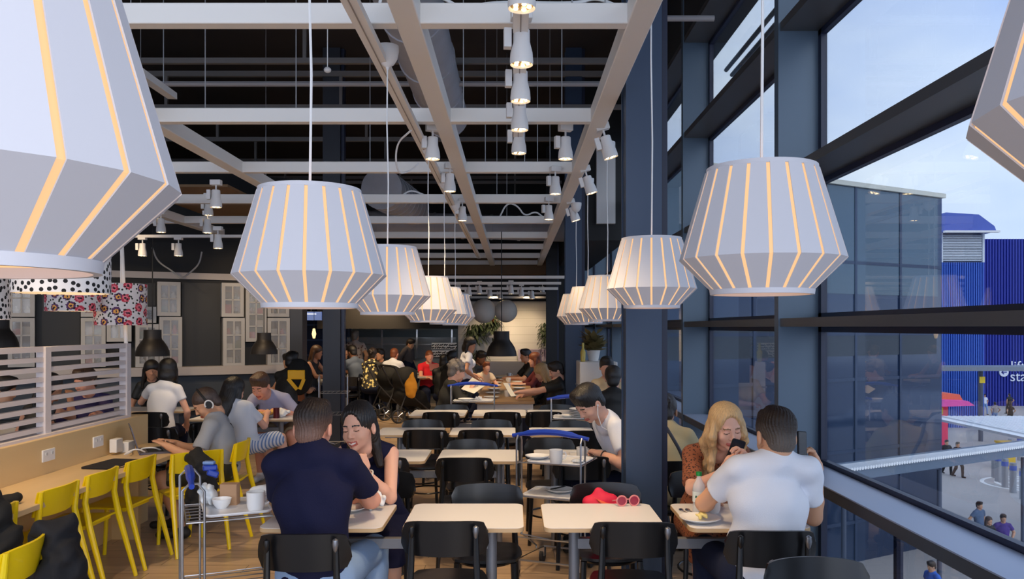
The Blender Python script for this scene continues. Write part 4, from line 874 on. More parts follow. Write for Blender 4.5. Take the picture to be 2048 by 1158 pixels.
# ------------------------------------------------------------ wooden counter with panel and screen
PLY = M('birch_panel', (214, 184, 134), .5, var=.10, scale=1.6, stretch=(.4, .4, 3))
t = thing('wall_counter', 'long birch counter with a low back panel along the yellow chairs', 'counter', (-3.05, 4.5, 0))
def loc(lo, hi): return (tuple(a-b for a, b in zip(lo, (-3.05, 4.5, 0))), tuple(a-b for a, b in zip(hi, (-3.05, 4.5, 0))))
MB().b2(*loc((-3.32, 1.5, .675), (-2.80, 7.2, .71))).build('counter_top', WOOD, t, bevel=.004)
MB().b2(*loc((-3.50, 1.5, 0), (-3.32, 7.26, .965))).build('back_panel', PLY, t, bevel=.004)
for y in (3.4, 5.0, 6.6): MB().b2(*loc((-3.32, y, .0), (-3.1, y+.04, .675))).build('support', PLY, t)
for y, lab in ((5.62, 'left socket'), (6.30, 'right socket')):
    so_ = MB().b2(*loc((-3.32, y, .80), (-3.308, y+.15, .885))).build('socket_plate', WHITE, t, bevel=.003)
    MB().b2(*loc((-3.308, y+.03, .845), (-3.303, y+.05, .865))).b2(*loc((-3.308, y+.10, .845), (-3.303, y+.12, .865))).build('switch', M('switch_grey', (190, 190, 190), .4), so_)
SLAT = M('slat_paint', (212, 202, 200), .55)
t = thing('slatted_screen', 'pale slatted screen standing on the low wooden panel', 'screen', (-3.42, 4.5, .965))
for y in (7.0, 5.78, 4.35, 2.9):
    m = MB(); m.b2((-.035, y-4.5, 0), (.035, y-4.5+.075, .645)); m.build('post', SLAT, t, bevel=.003)
for i in range(9):
    z = .035+i*.0715; m = MB(); m.b2((-.022, -2.9, z), (.022, 2.5, z+(.033 if i < 8 else .04))); m.build('slat', SLAT, t)
MB().b2((-.06, -2.9, -.0), (.06, 2.52, .018)).build('bottom_rail', SLAT, t)
# things on the counter
t = thing('laptop_sleeve', 'black laptop sleeve lying on the counter', 'sleeve', (-3.03, 6.05, .71), -.12)
MB().prism(rrect(.27, .40, .03), 0, .016).build('cover', M('sleeve_black', (26, 24, 28), .8), t, bevel=.006); MB().tube([(.135, -.17, .008), (.137, 0, .010), (.135, .17, .008)], .003, 6).build('zip', M('zip_beige', (190, 170, 150), .5), t)
t = thing('laptop', 'open grey laptop in front of the man in headphones', 'laptop', (-3.02, 6.72, .711), .5)
LG = M('laptop_grey', (96, 92, 104), .35, metal=.6)
MB().prism(rrect(.25, .35, .015), 0, .014).build('base', LG, t); m = MB(); m.box((-.155, 0, .115), (.008, .35, .235), ry=-.28); m.build('screen', LG, t); MB().b2((-.06, -.14, .0141), (.06, .14, .0155)).build('keyboard', BLACK, t)
t = thing('power_adapter', 'white power adapters plugged in by the laptop', 'adapter', (-3.26, 6.5, .71)); m = MB(); m.b2((-.03, 0, .02), (.03, .11, .13)); m.b2((-.02, .14, 0), (.06, .26, .09)); m.build('body', WHITE, t, bevel=.006)
cable('cable', [(-3.2, 6.7, .715), (-3.1, 6.5, .74), (-3.15, 6.42, .72), (-3.05, 6.45, .78), (-3.0, 6.55, .72), (-3.1, 6.6, .75), (-2.98, 6.62, .76), (-2.95, 6.7, .72)], .006, CORD, 'tangled white charging cable on the counter')
# dark jackets
FABK = M('black_cloth', (18, 18, 20), .85, bump=.3, bscale=30); FABN = M('dark_navy_cloth', (16, 17, 24), .85, bump=.3, bscale=30)
def cloth(name, prims, mat, label, cat, h=.010, amp=.011, f=24, extra=None):
    V, Q = sdf(prims, h, lambda F, X, Y, Z: folds(amp*.45, f*2.3, 1.7)(folds(amp, f, len(label)*.3)(F, X, Y, Z), X, Y, Z)); V = relax(V, Q, 2); c_ = V.mean(0); c_[2] = V[:, 2].min(); o = link_mesh(name, npmesh(name, V-c_, Q), mat); o.location = c_; return tagm(o, label, cat)
def Pv(px, py, Z): return v3(P(px, py, Z))
cloth('jacket', [E(Pv(-40, 1060, 4.0), (.13, .16, .24), k=.05), E(Pv(-30, 1120, 4.0), (.16, .2, .2), k=.08), C(Pv(-30, 1000, 4.0), Pv(20, 1080, 4.0), .05, .06, k=.06), C(Pv(60, 1005, 4.25), Pv(45, 1012, 4.25), .035, .03, k=.03)][:3], FABK, 'black coat over a chair at the lower left edge', 'jacket')
cloth('jacket', [E((-2.19, 3.86, .70), (.055, .12, .13), k=.04), E((-2.17, 3.86, .52), (.085, .15, .20), k=.06), C((-2.24, 3.80, .79), (-2.17, 3.90, .79), .035, .045, k=.05), C((-2.12, 3.80, .66), (-2.10, 3.92, .42), .04, .05, k=.05), C((-2.2, 3.74, .6), (-2.2, 3.7, .35), .04, .06, k=.05), C((-2.30, 3.85, .74), (-2.30, 3.86, .5), .03, .06, k=.05)], FABN, 'dark navy jacket slung over the nearest yellow chair', 'jacket')
cloth('bag', [E((-2.97, 4.7, .74), (.05, .06, .032), k=.02), E((-3.05, 4.66, .73), (.05, .05, .02), k=.04), E((-2.93, 4.72, .75), (.022, .03, .030), k=.02)], FABK, 'small black pouch on the counter at far left', 'bag', .008, .003, 30)
cloth('jacket', [C(Pv(395, 905, 6.0), Pv(405, 935, 5.95), .05, .09, k=.05), E(Pv(402, 985, 5.95), (.115, .07, .19), k=.06), C(Pv(400, 1010, 5.95), Pv(390, 1040, 5.95), .09, .035, k=.05), C(Pv(375, 915, 6.1), Pv(398, 920, 6.0), .03, .05, k=.04)], FABK, 'black jacket hanging down from a yellow chair beside the man in headphones', 'jacket')
# ------------------------------------------------------------ tray carts
BLUEP = M('blue_plastic', (34, 66, 170), .3, spec=.5); WIREM = M('cart_wire', (176, 178, 184), .28, metal=.85); TRAYM = M('tray_white', (226, 226, 228), .4)
def cart(loc, rz, label, w_=.46, d_=.40, hz=1.0, shelves=(.80, .56), blue=True, top=True):
    t = thing('tray_cart', label, 'cart', loc, rz, 'wire tray carts'); 
    def up(x):
        m = MB(); m.tube([(x, -d_/2, .10), (x, -d_/2, hz-.04), (x, -d_/2+.03, hz-.01), (x, -d_/2+.07, hz-.01), (x, -d_/2+.10, hz-.05), (x, -d_/2+.10, .28), (x, d_/2, .12), (x, d_/2, .10)], .0065, 7); return m.build('upright', WIREM, t)
    up(-w_/2); up(w_/2)
    if top:
        m = MB(); n = 14
        m.tube([(-w_/2-.045+(w_+.09)*i/n, -d_/2+.04, hz-.015+.035*sin(pi*i/n)) for i in range(n+1)], [.014+.008*(1 if 2 < i < n-2 else 0) for i in range(n+1)], 8); m.build('handle', BLUEP if blue else CHBLK, t)
    for z in shelves:
        m = MB(); m.tube([(-w_/2, -d_/2+.02, z), (w_/2, -d_/2+.02, z), (w_/2, d_/2, z), (-w_/2, d_/2, z)], .005, 6, closed=True)
        for i in range(6): x = -w_/2+.04+i*(w_-.08)/5; m.tube([(x, -d_/2+.02, z), (x, d_/2, z)], .003, 5)
        m.build('shelf', WIREM, t)
    m = MB(); m.tube([(-w_/2, -d_/2, .12), (w_/2, -d_/2, .12), (w_/2-.06, d_/2, .12), (-w_/2+.06, d_/2, .12)], .008, 7, closed=True); m.tube([(-w_/2+.02, -d_/2+.02, .3), (0, 0, .22), (w_/2-.02, -d_/2+.02, .3)], .005, 6); m.tube([(-w_/2, -d_/2, .28), (w_/2, -d_/2, .28)], .005, 6); m.build('base_frame', WIREM, t)
    for sx in (-1, 1):
        for sy in (-1, 1):
            x, y = sx*(w_/2-(.05 if sy > 0 else 0)), sy*d_/2; m = MB(); m.cyl((x-.012, y, .045), (x+.012, y, .045), .045, n=18); cst = m.build('caster', M('rubber', (40, 40, 44), .6), t)
            MB().b2((x-.022, y-.02, .05), (x+.022, y+.02, .115)).build('caster_fork', WIREM, cst)
    return t
cart((.31, 5.72, 0), -.38, 'nearest wire tray cart with blue handle, between the middle tables', .47, .40)
cart((.62, 8.42, 0), -.1, 'middle wire tray cart with blue handle carrying stacked plates', .44, .38, 1.02)
cart((-.52, 10.35, 0), -.04, 'farther wire tray cart with dark blue handle by the long table', .55, .4, 1.02)
cart((-1.50, 4.15, 0), -1.15, 'wire tray cart left of the man in navy, seen end on', .44, .42, 1.0, (.80, .42, .34))
cart((-2.35, 10.5, 0), .1, 'dark wire cart in front of the dark column', .36, .4, 1.15, (.9, .62), False, False)
# tray things: plates, cups
CHINA = M('white_china', (236, 236, 236), .22, spec=.6)
def tray(loc, rz, label, w_=.40, d_=.32, group='serving trays on the carts'):
    t = thing('tray', label, 'tray', loc, rz, group); m = MB(); m.prism(rrect(w_, d_, .04), 0, .006); m.build('base', TRAYM, t)
    m = MB(); m.tube([(x, y, .008) for x, y in rrect(w_, d_, .04)], .006, 6, closed=True); m.build('rim', TRAYM, t)
def plate(loc, label, r=.13, group=None):
    m = MB(); m.lathe([(.001, .004), (r*.62, .004), (r*.72, .010), (r, .022), (r, .026), (r*.7, .015), (r*.6, .010), (.001, .010)][::1], n=32); o = m.build('plate', CHINA); o.location = loc; tagm(o, label, 'plate', group)
def cup(loc, rz, label, s=1.0, group=None, mat=None):
    t = thing('mug', label, 'mug', loc, rz, group); t.scale = (s, s, s); m = MB(); m.lathe([(.001, 0), (.034, 0), (.040, .02), (.043, .085), (.039, .085), (.036, .02), (.001, .012)], n=24); m.build('body', mat or CHINA, t)
    MB().tube([(.040, 0, .068), (.062, 0, .066), (.068, 0, .045), (.058, 0, .025), (.038, 0, .022)], .005, 6).build('handle', mat or CHINA, t)
def bowl(loc, label, r=.07, h=.05, group=None):
    m = MB(); m.lathe([(.001, 0), (r*.5, 0), (r*.85, h*.45), (r, h), (r*.95, h), (r*.8, h*.5), (.001, .01)], n=28); o = m.build('bowl', CHINA); o.location = loc; tagm(o, label, 'bowl', group)
def crumple(loc, r, label, cat='napkin', mat=None, flat=.6, name='napkin', seed=1):
    rs = np.random.RandomState(seed); p = [E((rs.uniform(-r, r)*.5, rs.uniform(-r, r)*.5, r*flat*rs.uniform(.3, 1)), (r*rs.uniform(.25, .6), r*rs.uniform(.25, .6), r*flat*rs.uniform(.3, .7)), k=r*.15) for _ in range(9)]
    V, Q = sdf(p, r/14, folds(r*.10, 5/r, seed)); V[:, 2] -= V[:, 2].min(); o = link_mesh(name, npmesh(name, V, Q), mat or M('tissue', (236, 236, 236), .8)); o.location = loc; tagm(o, label, cat)
tray((.33, 5.68, .806), -.38, 'white tray on the upper shelf of the nearest cart'); tray((.30, 5.70, .566), -.38, 'white tray on the lower shelf of the nearest cart')
cup((.29, 5.52, .814), .3, 'white mug on the nearest cart tray', 1.1); plate((.17, 5.72, .812), 'white plate left of the mug on the nearest cart', .09)
crumple((.45, 5.53, .812), .045, 'crumpled clear wrapper on the nearest cart tray', 'wrapper', M('wrapper', (214, 218, 220), .25), .5, 'wrapper', 5)
plate((.33, 5.72, .572), 'white plate with black cutlery on the lower shelf of the nearest cart', .10)
m = MB(); m.tube([(.26, 5.68, .602), (.36, 5.76, .606)], .005, 6); tagm(m.build('fork', BLACK), 'dark fork on the lower shelf plate', 'cutlery', 'dark cutlery on the cart plate'); m = MB(); m.tube([(.29, 5.66, .610), (.37, 5.75, .612)], .005, 6); tagm(m.build('knife', BLACK), 'dark knife on the lower shelf plate', 'cutlery', 'dark cutlery on the cart plate')
tray((.62, 8.40, .806), -.1, 'tray on the middle cart under the stacked plates')
for i, n_ in enumerate(('bottom', 'second', 'third', 'fourth', 'top')): plate((.70, 8.35, .812+i*.017), 'white plate in the stack on the middle cart, %s of the stack' % n_, .125, 'plates stacked on the middle cart')
plate((.56, 8.36, .812), 'single white plate left of the stack on the middle cart', .08)
tray((-.52, 10.35, .806), -.04, 'tray on the farther cart by the long table', .5); plate((-.62, 10.3, .812), 'white plate at the left of the farther cart', .1); crumple((-.45, 10.3, .812), .05, 'crumpled napkin on the farther cart', seed=8)
tray((-1.46, 4.2, .806), -1.15, 'white tray on the cart left of the man in navy', .38)
cup((-1.33, 4.12, .812), .6, 'white mug on the left cart tray', 1.1); bowl((-1.52, 4.16, .812), 'small white bowl on the left cart tray', .05, .05); crumple((-1.36, 4.30, .812), .08, 'crumpled white paper on the left cart tray', seed=3, flat=.8); crumple((-1.62, 4.2, .812), .06, 'crumpled clear bag at the left of the cart tray', 'bag', M('wrapper', (214, 218, 220), .25), 1.2, 'bag', 6)
x_, y_, z_ = P(460, 985, 4.25); MB_ = MB().prism(rrect(.09, .06, .005), 0, .11); o = MB_.build('cardboard_box', M('kraft', (176, 140, 108), .8)); o.location = (x_, y_, .812); tagm(o, 'brown cardboard box on the left cart tray', 'box')
x_, y_, z_ = P(420, 935, 4.3); t = thing('handle_cover', 'blue plastic tray clip at the end of the left cart handle', 'handle cover', (x_, y_, z_)); m = MB(); m.box((0, 0, .0), (.075, .05, .03), rz=.4); m.box((.015, 0, -.03), (.06, .05, .035), rz=.4, ry=.4); m.build('cover', BLUEP, t, bevel=.008)
MB().box((-.005, 0, .026), (.06, .04, .018)).build('lid', M('clear_blue', (120, 150, 200), .2), t, bevel=.006)
# front tables
t = thing('sunglasses', 'pink round sunglasses on the near right table', 'sunglasses', (*[P(1255, 1012, 4.5)[0], 4.48], .75), .15)
PINK = M('pink_plastic', (214, 130, 130), .3); PL = M('pink_lens', (150, 40, 70), .15)
for s in (-1, 1):
    c_ = v3((s*.036, 0, .030)); m = MB(); m.tube([c_+v3((.028*cos(a), 0, .028*sin(a))) for a in [2*pi*i/20 for i in range(20)]], .0045, 6, closed=True); f = m.build('rim', PINK, t); MB().cyl(c_-v3((0, .001, 0)), c_+v3((0, .001, 0)), .026, n=20).build('lens', PL, f)
    MB().tube([c_+v3((s*.03, 0, .005)), c_+v3((s*.034, .06, -.01)), c_+v3((s*.02, .12, -.025))], .0035, 6).build('temple', PINK, t)
MB().tube([(-.010, 0, .036), (0, 0, .040), (.010, 0, .036)], .0035, 6).build('bridge', PINK, t)
t = thing('bag', 'red and pink cloth bag on the chair behind the near right table', 'bag', (.52, 4.72, .455))
for nm, mt, pr in (('body', M('red_cloth', (214, 30, 66), .7), [E((-.02, 0, .18), (.07, .05, .17), k=.03), C((-.07, 0, .26), (.06, 0, .28), .045, .035, k=.03), C((.0, 0, .28), (.10, 0, .245), .03, .028, k=.03)]), ('trim', M('orange_cloth', (226, 96, 60), .7), [C((-.05, -.045, .30), (.02, -.05, .255), .010, k=.01), C((.02, -.05, .255), (.11, -.03, .25), .011, k=.01)])):
    V, Q = sdf(pr, .007, folds(.004, 30, 2)); link_mesh(nm, npmesh(nm, V, Q), mt, t)
crumple((-.76, 4.38, .75), .06, 'crumpled white napkin on the left front table beside the smiling woman', seed=11, flat=1.1)
plate((-.90, 4.36, .75), 'white plate on the left front table behind the man in navy', .10)
# right couple's table
t = thing('water_bottle', 'clear plastic water bottle with green cap on the right table', 'bottle', (*P(1398, 1016, 4.28)[:2], .75))
PET = bpy.data.materials.new('clear_plastic'); PET.use_nodes = True; b_ = PET.node_tree.nodes['Principled BSDF']; b_.inputs['Roughness'].default_value = .08; b_.inputs['Base Color'].default_value = (.85, .9, .92, 1); b_.inputs['Alpha'].default_value = .42
m = MB(); m.lathe([(.001, 0), (.030, 0), (.034, .008), (.034, .05), (.031, .06), (.034, .07), (.034, .135), (.030, .16), (.016, .185), (.012, .20), (.012, .215)], n=24); m.build('body', PET, t)
MB().cyl((0, 0, .208), (0, 0, .228), .0155, n=20).build('cap', M('green_cap', (20, 140, 60), .4), t)
m = MB(); m.lathe([(.0346, .07), (.0346, .125)], n=24); m.f = m.f[:-2]; m.m = m.m[:-2]; lb = m.build('label_band', M('bottle_label', (214, 222, 216), .5), t); m = MB(); [m.box((.02*k_-.02, -.0352+abs(k_-1)*.006, .10), (.014, .001, .012)) for k_ in range(3)]; m.box((0, -.0354, .083), (.035, .001, .004)); m.build('print', M('label_green', (40, 110, 80), .5), lb)
cup((*P(1424, 1012, 4.33)[:2], .75), 2.6, 'white mug behind the water bottle', 1.1); plate((*P(1400, 1040, 4.12)[:2], .75), 'white plate with leftovers in front of the bottle', .105)
crumple((*P(1402, 1040, 4.12)[:2], .762), .035, 'yellow food left on the white plate', 'food', M('pale_food', (226, 206, 130), .6), .5, 'food', 9)
for i, (dx, lab) in enumerate(((0, 'left'), (.035, 'right'))):
    m = MB(); m.tube([(dx, 0, .004), (dx+.03, -.09, .004)], .003, 6); m.ball((dx-.004, .02, .006), (.014, .02, .005), 10); o = m.build('spoon', CHROME); o.location = (*P(1365, 1015, 4.35)[:2], .75); tagm(o, 'small steel spoon on the right table, %s one' % lab, 'cutlery', 'steel cutlery by the bottle')
# cups and papers farther
cup((.52, 6.12, .75), .5, 'white cup between the hands of the young man bending down', 1.0)
x_, y_, z_ = P(1148, 890, 6.2); tray((.62, 6.25, .75), 0, 'white tray under the young man hands', .36, .26)
for i, (x, y) in enumerate(((-2.95, 9.0), (-2.75, 8.95))): plate((x, y, .75), 'plate of food on the couple table, %s one' % ('left', 'right')[i], .12); crumple((x, y, .765), .09, 'yellow fries on the couple table, %s heap' % ('left', 'right')[i], 'food', M('fries', (222, 176, 90), .7), .35, 'food', 20+i)
crumple((-2.6, 8.95, .75), .1, 'white paper napkins on the couple table', seed=31, flat=.6)
m = MB(); m.cyl((0, 0, 0), (0, 0, .115), .033, n=20); o = m.build('drink_can', M('can_red', (90, 24, 30), .3, metal=.4)); o.location = (-2.62, 8.82, .75); tagm(o, 'dark red drinks can beside the fries', 'can')
# long communal table
t = thing('long_table', 'long wooden communal table running to the back wall', 'table', (-.12, 13.8, 0))
MB().b2((-.40, -3.0, .715), (.40, 3.0, .75)).build('tabletop', M('oak', (176, 140, 100), .4, var=.15, scale=2, stretch=(3, .3, 1)), t, bevel=.004); MB().b2((-.32, -2.95, .60), (.32, -2.92, .715)).build('apron', WHITE, t)
for sx in (-1, 1):
    for sy in (-1, 1): MB().b2((sx*.35-.03, sy*2.93-.03, 0), (sx*.35+.03, sy*2.93+.03, .715)).build('leg', WHITE, t)
for i in range(7):
    y = 11.4+i*.75
    for s in (-1, 1): plate((-.12+s*.2, y+.1*s, .75), 'plate on the long table, %s place from the front on the %s' % (('first', 'second', 'third', 'fourth', 'fifth', 'sixth', 'seventh')[i], 'right' if s > 0 else 'left'), .11, 'place settings on the long table')
    if i % 2 == 0: cup((-.1, y+.2, .75), i, 'cup on the long table, %s from the front' % ('first', 'second', 'third', 'fourth')[i//2], 1.0, 'cups on the long table')
# ------------------------------------------------------------ display wall at left (angled)
WA = v3((-9.0, 10.38, 0)); WBd = nrm(v3((-3.54, 13.24, 0))-WA); WN = v3((WBd[1], -WBd[0], 0)); WRZ = math.atan2(WBd[1], WBd[0]); WLEN = np.linalg.norm(v3((-3.54, 13.24, 0))-WA)
def wu(px):   # wall coordinate u under pixel column px
    s = (px-CX)/FX; return (s*WA[1]-WA[0])/(WBd[0]-s*WBd[1])
def wz(px, py): u = wu(px); Z = WA[1]+WBd[1]*u; return EYE-(py-HY)*Z/FX
def wallroot(name, label, cat, group=None, u=0, z=0): p = WA+WBd*u; return thing(name, label, cat, (p[0], p[1], z), WRZ, group)
BP = M('black_panel', (28, 30, 34), .55, var=.1, scale=1); CABW = M('cabinet_white', (172, 170, 168), .5); LEDGE = M('ledge_beige', (176, 168, 164), .6); BOOTH = M('booth_cloth', (62, 68, 76), .8)
wl = thing('wall_front_left', None, None, tuple(WA), WRZ, kind='structure'); del wl['kind']; wl['kind'] = 'structure'
MB().b2((0, 0, 0), (WLEN, .1, 4.2)).build('surface', M('wall_black', (22, 23, 25), .7), wl, smooth=0)
MB().b2((0, -.04, 2.50), (WLEN, 0, 2.60)).build('rail', LEDGE, wl, smooth=0)
MB().b2((0, -.28, 1.02), (WLEN, 0, 1.15)).build('ledge', LEDGE, wl, smooth=0)
t = wallroot('bench', 'long dark grey upholstered bench along the display wall', 'bench'); MB().b2((0, -.62, .0), (WLEN-.75, -.14, .45)).build('seat', BOOTH, t, bevel=.02); MB().b2((0, -.16, .45), (WLEN-.2, -.03, 1.015)).build('backrest', BOOTH, t, bevel=.02)
SHG = M('cabinet_interior', (120, 92, 84), .7, var=.3, scale=6)
CG = bpy.data.materials.new('cabinet_glass'); CG.use_nodes = True; b_ = CG.node_tree.nodes['Principled BSDF']; b_.inputs['Alpha'].default_value = .30; b_.inputs['Roughness'].default_value = .08; b_.inputs['Base Color'].default_value = (.5, .52, .55, 1); b_.inputs['Specular IOR Level'].default_value = 1
def cabinet(px0, px1, py0, py1, nx, nz, label, inner=None, items=None):
    u0, u1 = wu(px0), wu(px1); z1, z0 = wz((px0+px1)/2, py0), wz((px0+px1)/2, py1); t = wallroot('glass_cabinet', label, 'cabinet', 'glass cabinets on the display wall', u0, z0); W, H = u1-u0, z1-z0; D = .16
    m = MB(); m.b2((0, -D, 0), (.02, -.0, H)); m.b2((W-.02, -D, 0), (W, 0, H)); m.b2((0, -D, 0), (W, 0, .02)); m.b2((0, -D, H-.02), (W, 0, H)); m.build('body', CABW, t, smooth=0)
    MB().b2((.02, -.012, .02), (W-.02, -.002, H-.02)).build('back', inner or SHG, t, smooth=0)
    m = MB(); fr = .055
    m.b2((0, -D-.02, 0), (fr, -D, H)); m.b2((W-fr, -D-.02, 0), (W, -D, H)); m.b2((fr, -D-.02, 0), (W-fr, -D, fr)); m.b2((fr, -D-.02, H-fr), (W-fr, -D, H)); d_ = m.build('door', CABW, t, smooth=0)
    m = MB()
    for i in range(1, nx): x = fr+(W-2*fr)*i/nx; m.b2((x-.011, -D-.018, fr), (x+.011, -D-.004, H-fr))
    for i in range(1, nz): z = fr+(H-2*fr)*i/nz; m.b2((fr, -D-.018, z-.011), (W-fr, -D-.004, z+.011))
    m.build('glazing_bars', CABW, d_, smooth=0); MB().b2((fr, -D-.010, fr), (W-fr, -D-.007, H-fr)).build('glass', CG, d_, smooth=0)
    for i in range(1, nz): z = fr+(H-2*fr)*i/nz; MB().b2((.02, -D+.01, z-.008), (W-.02, -.012, z+.008)).build('shelf', CABW, t, smooth=0)
    cols = [(176, 60, 58), (196, 190, 184), (60, 56, 60), (150, 120, 96), (90, 100, 84)]; rs = random.Random(int(px0))
    for i in range(nz):
        z = fr*.4+(H-2*fr)*i/nz+.03
        for j in range(2):
            x = W*(.28+.42*j); c_ = cols[rs.randrange(5)]; mb = MB(); hh = (H/nz)*rs.uniform(.35, .6)
            if rs.random() < .5: mb.lathe([(.03, 0), (.045, hh*.4), (.02, hh*.8), (.024, hh)], c=(0, 0, 0), n=12)
            else: mb.b2((-.06, -.04, 0), (.06, .04, hh))
            o = mb.build('ornament', M('ornament_%d' % c_[0], c_, .5), t); o.location = (x, -.08, z+.0)
    return t
def black_panel(px0, px1, py0, py1, label):
    u0, u1 = wu(px0), wu(px1); z1, z0 = wz((px0+px1)/2, py0), wz((px0+px1)/2, py1); t = wallroot('wall_panel', label, 'panel', 'black panels on the display wall', u0, z0); MB().b2((0, -.05, 0), (u1-u0, 0, z1-z0)).build('board', BP, t, smooth=0)
GREEN_IN = M('cabinet_green', (120, 120, 60), .7, var=.4, scale=5)  # mottled green cabinet backs
cabinet(313, 359, 565, 632, 2, 2, 'upper glass cabinet left of the widest black panel'); cabinet(317, 362, 634, 733, 2, 3, 'tall lower glass cabinet left of the widest black panel')
black_panel(363, 440, 566, 733, 'wide black panel in the middle of the display wall')
cabinet(440, 484, 567, 634, 2, 2, 'upper glass cabinet right of the widest black panel'); cabinet(443, 486, 636, 732, 2, 3, 'tall lower glass cabinet right of the widest black panel')
cabinet(488, 529, 575, 683, 2, 4, 'tall glass cabinet with a greenish back beside the second bell lamp', GREEN_IN); black_panel(488, 530, 685, 731, 'small dark box under the greenish cabinet')
cabinet(531, 574, 575, 634, 2, 2, 'upper glass cabinet nearest the dark column', GREEN_IN); cabinet(531, 575, 636, 731, 2, 3, 'lower glass cabinet nearest the dark column')
cabinet(276, 311, 614, 646, 1, 1, 'small white cabinet under the plant niche'); cabinet(270, 316, 648, 733, 2, 3, 'glass cabinet behind the first bell lamp')
cabinet(213, 262, 615, 683, 2, 1, 'cabinet with a green plant behind its glass', GREEN_IN); cabinet(162, 211, 636, 733, 2, 3, 'glass cabinet showing left of the plant cabinet'); cabinet(162, 211, 560, 634, 2, 2, 'upper cabinet partly behind the flower-print shades')
black_panel(72, 160, 560, 733, 'wide black panel at far left behind the dotted shade'); cabinet(18, 71, 636, 733, 2, 3, 'glass cabinet at the far left end of the display wall'); cabinet(18, 71, 560, 634, 2, 2, 'upper glass cabinet at the far left end')
black_panel(262, 311, 566, 612, 'dark niche holding a small pot plant')
# plants
def leafy(name, loc, label, r, hgt, n=60, trail=False, pot=True, col=(70, 96, 60), seed=1, pr=.06):
    t = thing(name, label, 'plant', loc); rs = random.Random(seed)
    if pot: MB().lathe([(pr*.7, 0), (pr, pr*1.6), (pr*.9, pr*1.6), (pr*.8, pr*1.3), (.001, pr*1.3)], n=20).build('pot', WHITE, t)
    m = MB(); z0 = pr*1.4 if pot else 0
    for i in range(n):
        a = rs.uniform(0, 2*pi); q = rs.random()
        if trail: L_ = hgt*(.3+.7*rs.random()); base = v3((r*q*cos(a), r*q*sin(a)*.5, -L_*rs.random())); d = v3((cos(a)*.6, sin(a)*.4-.2, -.6))
        else: base = v3((r*.3*q*cos(a), r*.3*q*sin(a), z0+hgt*.7*rs.random()*rs.random())); d = v3((cos(a), sin(a), rs.uniform(.3, 1.6)))
        d = nrm(d); l_ = r*rs.uniform(.5, 1.0)*(.5 if trail else 1); s = nrm(np.cross(d, (.1, .2, 1)))*l_*.22; mid = base+d*l_*.5; tip = base+d*l_-v3((0, 0, l_*.15))
        m.add([base, mid+s, tip, mid-s, mid+v3((0, 0, l_*.04))], [(0, 1, 4), (1, 2, 4), (2, 3, 4), (3, 0, 4)])
    m.build('foliage', M('leaf_%d' % col[0], col, .6, var=.3, scale=9), t)
    m = MB(); [m.tube([(0, 0, z0*.6), (.02*cos(k*2), .02*sin(k*2), (z0+hgt*.5) if not trail else -hgt*.8)], .004, 5) for k in range(4)]; m.build('stem', M('stem_green', (80, 90, 60), .7), t); return t
x_, y_, z_ = P(287, 608, 11.6); leafy('potted_plant', (x_, y_-.1, z_), 'small pot plant in the dark niche above the bell lamp', .10, .16, 40, seed=3)
leafy('potted_plant', P(1187, 722, 10.6), 'bushy dry-looking plant on the white planter by the windows', .22, .34, 220, col=(116, 104, 66), seed=5, pr=.09)
for i, (px, py, d_, r, hh) in enumerate(((952, 648, 'upper left', .24, .5), (985, 630, 'middle top', .22, .55), (958, 700, 'lower left', .2, .7), (1090, 645, 'far right', .16, .7))):
    x_, y_, z_ = P(px, py, 19.05); leafy('hanging_plant', (x_, y_, z_), 'trailing green plant on the white back wall, '+d_, r*1.25, hh, 320, True, False, (54, 68, 44), 7+i)
x_, y_, z_ = P(985, 637, 19.0); leafy('hanging_plant', (x_, y_, z_-.1), 'plant with orange blooms over the long table wall', .16, .16, 60, False, False, (196, 110, 60), 30)
for i, (px, r) in enumerate(((968, .27), (1012, .25))): x_, y_, z_ = P(px, 622, 17.6); tagm(MB().ball((0, 0, 0), r, 24).build('paper_globe', M('globe_paper', (196, 192, 186), .7)), 'white paper globe lamp, %s of the two above the long table' % ('left', 'right')[i], 'globe lamp', 'paper globe lamps').location = (x_, y_, z_)
t = thing('planter', 'white planter box by the windows behind the steel column', 'planter', (1.02, 10.4, 0)); MB().b2((-.18, -.2, 0), (.30, .4, 1.31)).build('box', WHITE, t, bevel=.01); MB().b2((-.19, -.21, .98), (.31, .41, 1.0)).build('lip', M('planter_line', (170, 170, 176), .5), t)
m = MB(); m.lathe([(.03, 0), (.035, .12), (.015, .17), (.015, .24)], n=14); o = m.build('bottle', M('yellow_glass', (190, 170, 80), .2)); o.location = (*P(1166, 740, 10.3)[:2], 1.312); tagm(o, 'tall yellowish bottle on the white planter', 'bottle')
# shutters / gold panel by right column
t = thing('wall_panel', 'narrow gold panel beside the far right columns', 'panel', (1.02, 12.6, 1.0)); m = MB(); [m.b2((-.03, i*.32, 0), (.03, i*.32+.22, 1.5)) for i in range(4)]; m.build('board', M('gold_board', (196, 150, 84), .4, metal=.3), t)
struct('trim_80', MB().b2((1.0, 12.4, 3.1), (1.75, 19.0, 5.6)), BLACK, smooth=0)
t = thing('wall_screen', 'dark blind panel high beside the second column', 'blind', (1.30, 9.4, 2.3)); MB().b2((-.02, 0, -1.2), (.45, .06, .95)).build('board', BLACK, t); 
